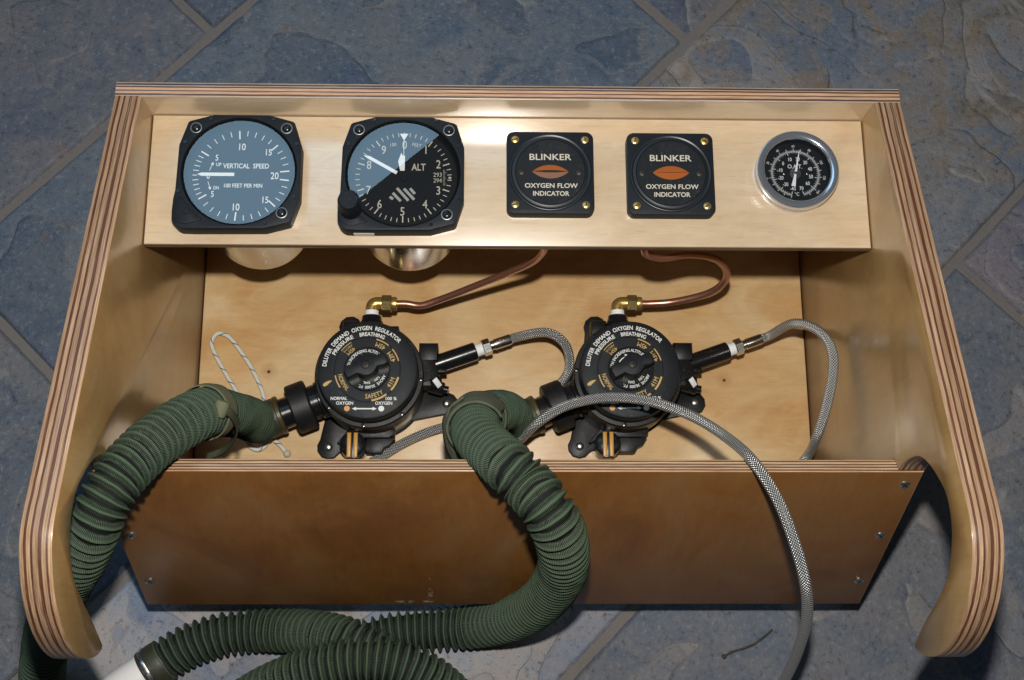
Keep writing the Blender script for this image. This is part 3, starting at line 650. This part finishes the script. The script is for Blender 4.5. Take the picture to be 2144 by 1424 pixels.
# oxygen blinkers
def blinker(loc, label, slit, lower):
    t = thing('oxygen_blinker', label, 'indicator', loc, None); H = .0095
    b = nb(); prism(b, rrect(.0301, .0301, .0052), 0, H, None, .0006, 2); base = obj('housing', b, 'bezel', t, 40)
    b = nb(); lathe(b, [(.0286, H - .0004), (.0286, H + .0002), (.0282, H + .0007), (.0272, H + .0008), (.0266, H + .0003), (.0262, H + .0002), (.0250, H + .0008), (.0243, H + .0008), (.0238, H + .0002)], 72, None, False, False); obj('ring', b, 'ring_black', t, 50)
    b = nb(); lathe(b, [(.0262, H + .0001), (.0238, H + .0003), (.0237, H + .0006)], 72, None, False, True); obj('face', b, 'black_face', t, 40)
    z = (H + .00075) / MM
    def lens(s0, s1):
        P_ = []; n = 24; Rl = 19.0
        hh = 5.0; ww = 12.6; rad = (hh * hh + ww * ww) / (2 * hh)
        for i in range(n + 1):
            x = -ww + 2 * ww * i / n; P_.append((x, math.sqrt(max(0, rad * rad - x * x)) - (rad - hh)))
        return P_
    up = lens(0, 1)
    for sg, mt in ((1, 'orange_eye'), (-1, lower)):      # two domed shutter halves
        b = nb(); rows = []
        for x, y in up: rows.append([b.verts.new((x, sg * max(y, .0) * j / 6, z + .75 * max(y, 0) / 5 * math.cos(j / 6 * math.pi / 2))) for j in range(7)])
        for a_, c_ in zip(rows, rows[1:]):
            for j in range(6): b.faces.new((a_[j], c_[j], c_[j + 1], a_[j + 1]))
        bmesh.ops.remove_doubles(b, verts=b.verts, dist=1e-5)
        obj('eye_shutter', mm(b), mt, t, 60)
    b = nb(); poly(b, [(-12.4, 0), (-4, -slit * .5), (4, -slit * .5), (12.4, 0), (4, slit * .5), (-4, slit * .5)], z + .85); obj('slit', mm(b), 'dark_gap', t)
    b = nb()
    text(b, 'BLINKER', -.2, 10.9, 4.4, z, 29.2, off=.012); text(b, 'OXYGEN FLOW', .4, -10.2, 3.2, z, 36.4, off=.02); text(b, 'INDICATOR', .2, -16, 3.2, z, 25.0, off=.02)
    obj('lettering', mm(b), 'cream_print', t)
    for i, (x, y) in enumerate(((-24.2, 24), (24.2, 24), (-24.2, -24), (24.2, -24))):
        screw_head('brass_screw', .0027, ('brass', 'dark_gap'), base, T((x * MM, y * MM, H)), random.uniform(0, 180))
    for x in (-19.8, 19.8): screw_head('black_screw', .0024, ('screw_black', 'dark_gap'), t, T((x * MM, -.2 * MM, H + .0006)), random.uniform(0, 180))
    return t
blinker((.0277, .1663, PZ), 'black square oxygen blinker with a wide dark slit across its orange eye', 1.7, 'eye_reflection')
blinker((.1110, .1661, PZ), 'black square oxygen blinker with its orange eye almost shut', .35, 'orange_eye')

# outside air temperature gauge
t = thing('thermometer_gauge', 'round chrome rimmed temperature gauge with black dial on the plywood panel', 'thermometer', (.1990, .1690, PZ))
H = .0125
b = nb(); lathe(b, [(.0282, 0), (.0284, .006), (.0288, .0065), (.0288, H - .0016), (.0280, H - .0002), (.0268, H), (.0240, H - .0003), (.0233, H - .0008), (.0231, H - .0016), (.0231, H - .0030)], 80, None, True, False); obj('rim', b, 'chrome', t, 50)
b = nb(); lathe(b, [(.0231, H - .0030), (.0231, H - .0090), (.0, H - .0089)], 64, None, False, False); obj('dial', b, 'dial_black', t, 40)
b = nb(); lathe(b, [(.0232, H - .0018)], 64, None, False, True); obj('glass', b, 'glass', t)
dz = (H - .0086) / MM; b = nb()
ang = lambda c: 90 - (12 + (c - 20) * 3.0)
r0 = 16.0; rr = 16.6
for ra in (r0, rr):
    arcband(b, ra - .12, ra + .12, ang(-40), ang(70), dz, 90)
for c in range(-40, 71, 2): tick(b, ang(c), r0 - (2.2 if c % 10 == 0 else 1.2), r0, .38 if c % 10 == 0 else .16, dz)
for f in range(-40, 160, 2):
    c = (f - 32) / 1.8
    tick(b, ang(c), rr, rr + (2.0 if f % 10 == 0 else 1.0), .34 if f % 10 == 0 else .14, dz)
obj('scale_marks', mm(b), 'white_print', t)
b = nb()
for c in range(-40, 71, 10):
    a = R(ang(c)); rad = 11.0 if -40 < c < 70 else 11.6
    text(b, str(c), rad * math.cos(a), rad * math.sin(a), 2.6, dz, sx=.78, off=.008)
for f in (0, 20, 40, 60, 80, 100, 120, 140):
    a = ang((f - 32) / 1.8); text(b, str(f), 20.4 * math.cos(R(a)), 20.4 * math.sin(R(a)), 1.8, dz, sx=.8, rot=a - 90, off=0)
text(b, 'O.A.T.', 0, 5.2, 2.9, dz, 10.6, off=.004); text(b, '°C', .2, -15.4, 2.4, dz, sx=.85, off=.004)
obj('lettering', mm(b), 'white_print', t)
b = nb(); lathe(b, [(.0041, dz * MM), (.0039, dz * MM + .0002)], 32); obj('hub_plate', b, 'steel', t, 40)
b = nb(); d_ = Vector((math.cos(R(78)), math.sin(R(78)))); n_ = Vector((-d_.y, d_.x))
pp = lambda u, v_: tuple((d_ * u + n_ * v_) * MM)
prism(b, [pp(17.6, .15), pp(0, .8), pp(-2, .7), pp(-10.0, 1.5), pp(-10.0, -1.5), pp(-2, -.7), pp(0, -.8), pp(17.6, -.15)], (dz + .6) * MM, (dz + .9) * MM); obj('pointer', b, 'needle_white', t)
b = nb(); lathe(b, [(.0012, (dz + .9) * MM), (.0010, (dz + 1.5) * MM)], 16); obj('hub', b, 'steel', t, 40)
for x in (-8.2, 8.2):
    b = nb(); lathe(b, [(.0010, dz * MM), (.0008, dz * MM + .0006), (.0003, dz * MM + .0008)], 14, T((x * MM, -.5 * MM, 0))); obj('rivet', b, 'steel', t, 60)

# ------------------------------------------------------------------ regulators on the back panel
def regulator(loc, label, ex):
    t = thing('oxygen_regulator', label, 'regulator', loc, None)
    # base plate with three lugs
    lugs = [(-.0350, -.0490), (.0592, -.0130), (-.0205, .0512)]
    b = nb(); lathe(b, [(.0425, 0), (.0425, .0035), (.0415, .0045)], 56); obj('base', b, 'black_metal', t, 40)
    for lx, ly in lugs:
        d = Vector((lx, ly)); u = d.normalized(); n = Vector((-u.y, u.x)); b = nb(); r = .0095
        pts = [tuple(u * .022 + n * .026), tuple(u * .022 - n * .026)] + [tuple(d + (u * math.cos(R(a)) + n * math.sin(R(a))) * r) for a in (-95, -65, -35, 0, 35, 65, 95)]
        prism(b, pts, .0004, .0052, None, .0010, 2); lg = obj('lug', b, 'black_metal', t, 40)
        b = nb(); ra = [tuple(u * .03 + n * .012), tuple(u * .03 + n * .006), tuple(d * .9 + n * .0045), tuple(d * .9 + n * .0065)]
        prism(b, ra[::-1], .005, .012, None, .0006, 1); obj('rib', b, 'black_metal', lg, 40)
        b = nb(); lathe(b, [(.0034, .0052), (.0033, .0064), (.0024, .0076), (.0008, .0080)], 20, T((lx, ly, 0))); obj('bolt', b, 'zinc', lg, 50)
    b = nb(); lathe(b, [(.0405, .0045), (.0412, .010), (.0412, .030), (.0405, .036), (.0395, .040), (.0405, .0425)], 64, None, False, True); bd = obj('body', b, 'drum_brown', t, 35)
    b = nb()
    for a0, z0, z1, w_ in ((-62, .018, .027, 13), (-50, .020, .026, 6)):
        for i in range(6):
            a = R(a0 + w_ * i / 6); a2 = R(a0 + w_ * (i + 1) / 6); r = .04135
            b.faces.new([b.verts.new((r * math.cos(q_), r * math.sin(q_), z_)) for q_, z_ in ((a, z0), (a2, z0), (a2, z1), (a, z1))])
    obj('worn_label', b, 'brass_dark', bd)
    # flange with pins
    b = nb(); lathe(b, [(.0405, .0415), (.0420, .0425), (.0424, .0445), (.0424, .0500), (.0416, .0514), (.0388, .0516), (.0384, .0500)], 72, None, False, False); fg = obj('flange', b, 'black_metal', t, 35)
    for i in range(8):
        a = R(i * 45 - 95); b = nb(); lathe(b, [(.0016, .0514), (.0015, .0520), (.0009, .0521), (.0008, .0517)], 14, T((.0402 * math.cos(a), .0402 * math.sin(a), 0))); obj('pin', b, 'black_gloss', fg, 40)
    b = nb(); lathe(b, [(.0386, .0490), (.0386, .0560), (.0378, .0585), (.0386, .0600), (.0388, .0655), (.0380, .0674), (.0366, .0680), (.0256, .0680), (.0253, .0674), (.0249, .0674)], 88, None, False, False); cv = obj('cover', b, 'black_face', t, 35)
    b = nb(); lathe(b, [(.0249, .0672), (.0247, .0681), (.0178, .0682), (.0176, .0676), (.0172, .0676)], 72, None, False, False); dl = obj('dial_ring', b, 'black_face', t, 35)
    b = nb(); lathe(b, [(.0172, .0674), (.0172, .0700), (.0168, .0704)], 64, None, False, True); kb = obj('dial_disc', b, 'black_gloss', t, 35)
    # pointed bar knob
    A = 21; b = nb(); bar = []
    for a in range(-34, 35, 6): bar.append((.0172 * math.cos(R(a * .42)), .0172 * math.sin(R(a * .42))))
    hubpts = [(.0165, -.0040), (.0168, .0022), (.0150, .0048), (.0080, .0040)] + [(.0084 * math.cos(R(a)), .0084 * math.sin(R(a))) for a in range(40, 141, 12)] + [(-.0095, .0036), (-.0155, .0050), (-.0170, .0010), (-.0160, -.0048), (-.0080, -.0040)] + [(.0084 * math.cos(R(a)), .0084 * math.sin(R(a))) for a in range(220, 321, 12)] + [(.0080, -.0040), (.0130, -.0048)]
    prism(b, hubpts, .0700, .0845, Matrix.Rotation(R(A), 4, 'Z'), .0009, 2); kn = obj('knob', b, 'black_face', t, 35)
    m_ = T((0, 0, .0845)); sc_ = screw_head('screw', .0034, ('screw_black', 'dark_gap'), kn, m_)
    # lettering
    b = nb(); z = 68.15
    arctext(b, 'DILUTER  DEMAND  OXYGEN  REGULATOR', 33.0, 176, 42, 3.1, z, off=.018); arctext(b, 'PRESSURE', 28.6, 156, 114, 2.9, z, off=.018); arctext(b, 'BREATHING', 28.2, 104, 63, 2.9, z, off=.018)
    obj('title_lettering', mm(b), 'white_print', cv); b = nb()
    text(b, 'NORMAL', -21, -22.6, 2.35, z, 12.6, off=.018); text(b, 'OXYGEN', -16.4, -26.2, 2.35, z, 13.2, off=.018)
    obj('normal_lettering', mm(b), 'white_print', cv); b = nb()
    text(b, '100 %', 18.4, -22.6, 2.35, z, 9.0, off=.018); text(b, 'OXYGEN', 13.2, -26.2, 2.35, z, 13.2, off=.018)
    obj('percent_lettering', mm(b), 'white_print', cv)
    b = nb(); poly(b, [(-10.8, -30.5), (-7.6, -31.9), (-7.6, -31.0), (4.8, -31.0), (4.8, -31.9), (8, -30.5), (4.8, -29.1), (4.8, -30.0), (-7.6, -30.0), (-7.6, -29.1)], z); obj('arrow', mm(b), 'white_print', cv)
    b = nb(); poly(b, circle(2.2, 28, 11.4, -30.4), z); obj('white_dot', mm(b), 'white_print', cv)
    b = nb(); poly(b, circle(2.15, 28, -14.6, -30.4), z); obj('orange_dot', mm(b), 'orange_print', cv)
    b = nb(); dr = [(-26.4, -8.6), (-29.0, -8.8), (-31.6, -10.0), (-33.2, -11.4), (-33.4, -12.8), (-32.2, -13.4), (-30.6, -12.8), (-29.0, -11.2)]
    poly(b, dr, z); obj('index_drop', mm(b), 'gold_print', cv)
    b = nb(); z = 68.35
    for s, a0, a1, hh in (('45M', 52, 74, 3.5), ('43M', 17, 41, 3.5), ('41M', -40, -17, 3.5), ('SAFETY', -93, -55, 3.4), ('NORMAL', 190, 228, 3.3)):
        arctext(b, s, 21.0, a0, a1, hh, z, True, .012)
    arctext(b, '45M', 19.3, 121, 143, 2.8, z, True, .012); arctext(b, 'ABOVE', 22.6, 122, 144, 1.7, z, True, .0)
    for a0, a1, wd in ((50, 75, .8), (16, 41, .8), (-41, -14, 1.4), (-81, -52, 1.4), (191, 215, .9), (121, 144, .5)): arcband(b, 25.1 - wd, 25.2, a0, a1, z - .1 + .1, 10)
    obj('gold_lettering', mm(b), 'gold_print', dl)
    b = nb(); z = 70.55
    arctext(b, 'WITH INCREASING ALTITUDE', 14.4, 188, 38, 2.3, z, False, .012); obj('upper_lettering', mm(b), 'white_print', kb); b = nb(); arctext(b, 'ABOVE  30,000  FT.', 14.4, -20, -116, 2.1, z, False, .012)
    arctext(b, 'TURN', 11.0, -32, -58, 1.9, z, False, .012); arctext(b, 'DIAL', 11.0, -76, -104, 1.9, z, False, .012)
    obj('lower_lettering', mm(b), 'white_print', kb)
    b = nb(); arcband(b, 9.6, 10.3, 116, 150, z, 8); poly(b, [(-1.2, 10.5), (-4.6, 11.4), (-3.8, 8.6)], z); obj('turn_arrow', mm(b), 'white_print', kb)
    # outlet: stub, big knurled collar, neck
    a = R(201.5); d = Vector((math.cos(a), math.sin(a), 0)); c0 = Vector((0, 0, .030)); b = nb()
    lathe(b, [(.0150, .028), (.0150, .0435), (.0138, .0445), (.0138, .050)], 40, frame(c0, d)); op = obj('outlet_stub', b, 'black_gloss', t, 40)
    b = nb(); seg = 96; rings = []
    for r, z_ in ((.0150, .0500), (.0188, .0504), (.0198, .0516), (.0198, .0648), (.0188, .0662), (.0125, .0666)):
        M_ = frame(c0, d); rings.append([b.verts.new(M_ @ Vector(((r + (.00010 * (1 if i % 2 else -1) if r > .0195 else 0)) * math.cos(2 * math.pi * i / seg), (r + (.00010 * (1 if i % 2 else -1) if r > .0195 else 0)) * math.sin(2 * math.pi * i / seg), z_))) for i in range(seg)])
    for p_, q_ in zip(rings, rings[1:]):
        for i in range(seg): b.faces.new((p_[i], p_[(i + 1) % seg], q_[(i + 1) % seg], q_[i]))
    obj('collar', b, 'black_rubber', t, 30)
    b = nb(); lathe(b, [(.0122, .066), (.0124, .074), (.0128, .090)], 36, frame(c0, d)); obj('outlet_neck', b, 'black_gloss', t, 40)
    # inlet: block, tube, tape, hex nut
    d = Vector((.0303, .0108, 0)).normalized(); p0 = Vector((.0385, .0080, .034)); M_ = frame(p0, d); b = nb()
    prism(b, [(-.012, -.010), (.010, -.010), (.010, .006), (.006, .010), (-.012, .010)], -.006, .013, M_, .0012, 2, True); ib = obj('inlet_block', b, 'black_gloss', t, 40)
    b = nb(); box(b, .038, .053, .013, .028, .022, .045, None, .003); obj('mount_block', b, 'black_metal', t, 40)
    b = nb(); box(b, .036, .050, -.006, .004, .022, .040, None, .001); box(b, .044, .060, .004, .0075, .036, .042, None, .0008); obj('clamp_arm', b, 'black_metal', t, 40)
    b = nb(); lathe(b, [(.0074, .012), (.0074, .0465), (.0068, .0472)], 32, M_); obj('inlet_tube', b, 'black_gloss', t, 40)
    b = nb(); lathe(b, [(.0050, .047), (.0054, .0480), (.0050, .0505), (.0053, .0525), (.0048, .0535)], 24, M_); obj('sealing_tape', b, 'white_tape', t, 60)
    b = nb(); prism(b, [(.0068 * math.cos(R(i * 60 + 20)), .0068 * math.sin(R(i * 60 + 20))) for i in range(6)], .0530, .0595, M_, .0006, 1, True); obj('hex_nut', b, 'steel', t, 30)
    b = nb(); M2 = frame(Vector((.0500, -.0010, .036)), (.3, -.35, .6)); prism(b, [(.0052 * math.cos(R(i * 60)), .0052 * math.sin(R(i * 60))) for i in range(6)], -.004, .006, M2, .0005, 1, True); obj('vent_nut', b, 'black_metal', t, 30)
    b = nb(); box(b, -.0022, .0022, -.0042, .0042, .006, .0070, M2, .0004); obj('white_seal', b, 'white_tape', t, 40)
    b = nb(); lathe(b, [(.0052, 0), (.0052, .011), (.0044, .012)], 24, frame((.046, -.003, .027), (1, -.25, 0))); lathe(b, [(.003, .011), (.003, .0155)], 16, frame((.046, -.003, .027), (1, -.25, 0))); obj('vent_plug', b, 'black_gloss', t, 40)
    # boss, tape, brass elbow and nut for the copper line
    b = nb(); M_ = frame((ex, .036, .042), (0, 1, 0)); lathe(b, [(.0095, 0), (.0095, .008), (.0082, .0098), (.0076, .0135), (.0068, .0140)], 32, M_); obj('top_boss', b, 'black_gloss', t, 40)
    for s_ in (-1, 1):
        b = nb(); box(b, ex + s_ * .016 - .006, ex + s_ * .016 + .006, .030, .042 - .002 * s_, .034, .0505, None, .002); obj('top_lug', b, 'black_metal', t, 40)
    b = nb(); lathe(b, [(.0054, .0135), (.0058, .0150), (.0054, .0165), (.0056, .0180)], 24, M_); obj('sealing_tape', b, 'white_tape', t, 60)
    el = tube('brass_elbow', [(ex, .0535, .042), (ex, .0565, .042), (ex + .0005, .0585, .042), (ex + .0025, .0602, .042), (ex + .0052, .0605, .042), (ex + .0085, .0605, .042)], .0052, 'brass', t, 24, .0008)
    M_ = frame((ex + .0078, .0603, .042), (1, 0, 0)); b = nb(); prism(b, [(.0071 * math.cos(R(i * 60 + 30)), .0071 * math.sin(R(i * 60 + 30))) for i in range(6)], 0, .0078, M_, .0005, 1, True); obj('brass_nut', b, 'brass_dark', t, 30)
    b = nb(); lathe(b, [(.0052, .0075), (.0056, .0095), (.0052, .0118), (.0042, .0122)], 24, M_); obj('brass_collar', b, 'brass', t, 40)
    # selector knob with two gold bars, and its bracket
    b = nb(); kc = Vector((-.0140, -.0500, 0))
    lathe(b, [(.0105, .004), (.0108, .020), (.0100, .0235), (.0080, .0250)], 36, T(kc)); box(b, -.0042, .0042, -.0118, .0118, .0245, .0262, T(kc), .0008); sk = obj('selector_knob', b, 'black_gloss', t, 40)
    for x in (-.0026, .0026):
        b = nb(); box(b, x - .00165, x + .00165, -.0108, .0090, .0258, .0274, T(kc), .0007); obj('gold_bar', b, 'gold_paint', sk, 40)
    b = nb(); prism(b, [(-.014, -.041), (-.006, -.0445), (.014, -.0445), (.0185, -.0415), (.019, -.037), (.010, -.032), (-.010, -.032)], .010, .022, None, .0012, 2); prism(b, [(-.004, -.0555), (.008, -.0555), (.0105, -.0515), (.0145, -.0495), (.0185, -.0435), (-.004, -.0430)], .004, .017, None, .0012, 2); obj('selector_bracket', b, 'black_metal', t, 40)
    return t
RL = Vector((-.1064, .0577, 0)); RR = Vector((.0954, .0588, 0))
regulator(RL, 'black round oxygen regulator whose whole dial is uncovered, next to the white cord', 0.0)
regulator(RR, 'black round oxygen regulator with a braided steel hose crossing its dial', -.0060)

# ------------------------------------------------------------------ copper tubes
def copper(P, root, ex, label):
    p = [tuple(root + Vector((ex + .0185, .0603, .042))), tuple(root + Vector((ex + .027, .0603, .0422)))] + P[1:] + [(P[-1][0], P[-1][1] + .004, .1838)]
    o = tube('copper_tube', p, .0028, 'copper', None, 20, .0012); tag(o, label, 'tube')
copper(COPPER_A, RL, 0.0, 'copper tube running straight up from the regulator beside the white cord')
copper(COPPER_B, RR, -.0060, 'copper tube bent in a hook from the regulator under the steel hose')

# ------------------------------------------------------------------ braided steel hoses
def braided(P, root, label):
    t = thing('braided_hose', label, 'hose')
    d = Vector((.0303, .0108, 0)).normalized(); p0 = root + Vector((.0385, .0080, .034)) + d * .0592
    b = nb(); lathe(b, [(.0038, 0), (.0038, .003), (.0044, .0035), (.0044, .0165), (.0040, .0175)], 24, frame(p0, d)); obj('ferrule', b, 'steel', t, 40)
    st = p0 + d * .0165
    pts = spline([tuple(st), tuple(st + d * .006)] + P[2:], .0012)
    mobj('hose', tube_mesh('hose', pts, lambda i, s, a: .0037, 24), 'steel_braid', t, 60)
braided(BRAID_A, RL, 'short braided steel hose looping beside the middle and under a black outlet pipe')
braided(BRAID_B, RR, 'long braided steel hose looping across a regulator dial and over the front board')

# ------------------------------------------------------------------ green corrugated breathing hoses
def green_hose(P, root, label, plain_len, smooth_from=None):
    t = thing('breathing_hose', label, 'hose'); pitch = .0060; RO = .0172
    a = R(201.5); d = Vector((math.cos(a), math.sin(a), 0)); st = root + Vector((0, 0, .030)) + d * .078
    pts = spline([tuple(st), tuple(st + d * .012)] + P[2:], pitch / 9); rg = random.Random(len(P)); ph = []; acc = 0.0
    for i in range(len(pts)):
        acc += 1 / 9 * (1 + .07 * noise.noise(Vector((i * .009, len(P), 0)))); ph.append(acc)
    n = len(pts); amp = [0] * n
    for i in range(n):
        s = i * pitch / 9; k_ = min(1, max(0, (s - plain_len) / .03)); amp[i] = .0016 + (.0044 - .0016) * k_
    def sk(i, ang):   # rings sit a little askew and uneven
        return ph[i] + .12 * math.sin(ang + 4 * noise.noise(Vector((i * .0035, 3, len(P))))) + .07 * noise.noise(Vector((ph[i] * .45, 2 * math.cos(ang), 2 * math.sin(ang))))
    def rd(i, s, ang):
        c = .5 + .5 * math.cos(2 * math.pi * sk(i, ang)); c = c ** 2.2
        j = 1 + .16 * noise.noise(Vector((ph[i] * .7, math.cos(ang) * .8, math.sin(ang) * .8)))
        g_ = 1.0 if s > .02 else .80 + .2 * s / .02
        return RO * g_ * (1 + .035 * noise.noise(Vector((i * .012, math.cos(ang), math.sin(ang))))) - amp[i] * (1 - c) * j
    def rdg(i, s, ang): return (.5 + .5 * math.cos(2 * math.pi * sk(i, ang))) * (1 if amp[i] > .002 else .85)
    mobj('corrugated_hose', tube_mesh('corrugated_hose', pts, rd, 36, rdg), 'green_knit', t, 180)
    # rubber cuff over the outlet neck
    b = nb(); M_ = frame(st, d)
    lathe(b, [(.0128, -.004), (.0146, -.0035), (.0150, .000), (.0152, .006), (.0150, .0135), (.0147, .016)], 36, M_); cf = obj('cuff', b, 'olive_rubber', t, 40)
    b = nb(); lathe(b, [(.0149, -.0036), (.0156, -.0030), (.0156, -.0005), (.0150, .0002)], 36, M_); obj('cuff_band', b, 'cuff_amber', cf, 40)
    return t, pts
def band(name, pts, i0, i1, r, mat, parent, a0=0, a1=360, th=.0009):
    """a strap lying on the hose between two stations"""
    fr = frames(pts); V = []; F = []; UV = []; na = 40; idx = list(range(i0, i1 + 1, 3)); n = na + 1
    for k_, i in enumerate(idx):
        for j in range(n):
            a = R(a0 + (a1 - a0) * j / na); w_ = r + noise.noise(Vector((a * 2, k_ * .3, 5))) * .0005
            V.append(pts[i] + fr[i][0] * (w_ * math.cos(a)) + fr[i][1] * (w_ * math.sin(a)))
    for k_ in range(len(idx) - 1):
        for j in range(na):
            F.append((k_ * n + j, k_ * n + j + 1, (k_ + 1) * n + j + 1, (k_ + 1) * n + j)); 
            UV += [(j / na, k_ * .002), ((j + 1) / na, k_ * .002), ((j + 1) / na, k_ * .002 + .002), (j / na, k_ * .002 + .002)]
    me = bpy.data.meshes.new(name); me.from_pydata(V, [], F); me.uv_layers.new(name='UVMap').data.foreach_set('uv', [c for u in UV for c in u])
    o = mobj(name, me, mat, parent, 60); m_ = o.modifiers.new('thickness', 'SOLIDIFY'); m_.thickness = th; m_.offset = 1; return o
def strap(name, P, width_vec, mat, parent, th=.0011, taper=None):
    pts = spline(P, .002); V = []; F = []; UV = []; wv = Vector(width_vec)
    for i, p in enumerate(pts):
        f = taper(i / (len(pts) - 1)) if taper else 1
        for s_ in (-1, -.33, .33, 1): V.append(p + wv * s_ * .5 * f + Vector((0, 0, noise.noise(Vector((i * .3, s_, 2))) * .0006)))
    for i in range(len(pts) - 1):
        for j in range(3):
            F.append((i * 4 + j, i * 4 + j + 1, i * 4 + 5 + j, i * 4 + 4 + j)); UV += [(j / 3, i * .002), ((j + 1) / 3, i * .002), ((j + 1) / 3, i * .002 + .002), (j / 3, i * .002 + .002)]
    me = bpy.data.meshes.new(name); me.from_pydata(V, [], F); me.uv_layers.new(name='UVMap').data.foreach_set('uv', [c for u in UV for c in u])
    o = mobj(name, me, mat, parent, 60); m_ = o.modifiers.new('thickness', 'SOLIDIFY'); m_.thickness = th; m_.offset = 0; return o
def nearest(pts, q): q = Vector(q); return min(range(len(pts)), key=lambda i: (pts[i] - q).length)

t, pts = green_hose(GREEN_A, RL, 'green corrugated breathing hose with tan webbing band, passing under a side panel', .022)
i0 = nearest(pts, GREEN_A[4]); band('webbing_band', pts, i0 - 8, i0 + 16, .0181, 'webbing', t)
c = pts[i0 + 6]
strap('strap_loop', [c + Vector(v_) for v_ in ((.012, .000, .0175), (.0195, -.004, .013), (.022, -.010, .003), (.018, -.017, -.008), (.009, -.023, -.016), (-.004, -.028, -.020))], (.0015, .0055, .002), 'olive_rubber', t)
b = nb(); lathe(b, [(.0030, -.0058), (.0046, -.0050), (.0050, -.002), (.0050, .003), (.0044, .0052), (.0028, .0056)], 20, frame(c + Vector((.013, -.001, .0165)), (.4, 1, .3))); obj('strap_roll', b, 'webbing', t, 50)

t, pts = green_hose(GREEN_B, RR, 'green corrugated breathing hose draped over the front board, ending in a white pipe', .018)
i0 = nearest(pts, GREEN_B[4]); band('felt_patch', pts, i0 - 24, i0 + 18, .0181, 'felt_green', t, 90, 300, .0016); band('webbing_band', pts, i0 - 36, i0 - 26, .0179, 'webbing', t)
c = pts[i0]
strap('loose_strap', [c + Vector(v_) for v_ in ((-.010, .012, .016), (-.019, .006, .010), (-.020, -.004, -.002), (-.017, -.016, -.012), (-.009, -.027, -.018), (.002, -.034, -.022))], (.004, .003, .013), 'felt_green', t, .0014)
# white pipe at the loose end
e = pts[-1]; d = (pts[-1] - pts[-14]); d.z = 0; d.normalize(); M_ = frame(e, d)
b = nb(); lathe(b, [(.0166, -.012), (.0172, -.008), (.0172, .003), (.0164, .005)], 40, M_); cf = obj('end_cuff', b, 'olive_rubber', t, 40)
b = nb(); lathe(b, [(.0174, -.001), (.0178, -.0005), (.0178, .0018), (.0174, .0022)], 40, M_); box(b, -.004, .004, .0165, .0200, -.0015, .003, frame(e, d), .0006); obj('hose_clamp', b, 'steel', cf, 40)
b = nb(); lathe(b, [(.0148, 0), (.0152, .002), (.0152, .060), (.0140, .062), (.0128, .061), (.0126, .030)], 40, M_); obj('white_pipe', b, 'white_plastic', t, 40)

# ------------------------------------------------------------------ cord and twig
t = thing('cord', 'white cord with dark tracer flecks looped on the back panel', 'cord')
tube('cord_line', CORD, .0017, 'cord', t, 12, .001)
b = nb(); bmesh.ops.create_icosphere(b, subdivisions=3, radius=.0030, matrix=T(CORD[0]))
for v_ in b.verts: v_.co += v_.co.normalized() * 0 + noise.noise_vector(v_.co * 900) * .0006; 
obj('knot', b, 'cream_print', t, 60)
pts = spline(TWIG, .0008)
o = mobj('twig', tube_mesh('twig', pts, lambda i, s, a: .0009 + .0005 * noise.noise(Vector((i * .25, math.cos(a), math.sin(a)))) + (.0009 if i < 4 else 0), 8), 'twig_bark', None, 60)
tag(o, 'thin dark dry twig lying on the slate below the front board', 'twig')
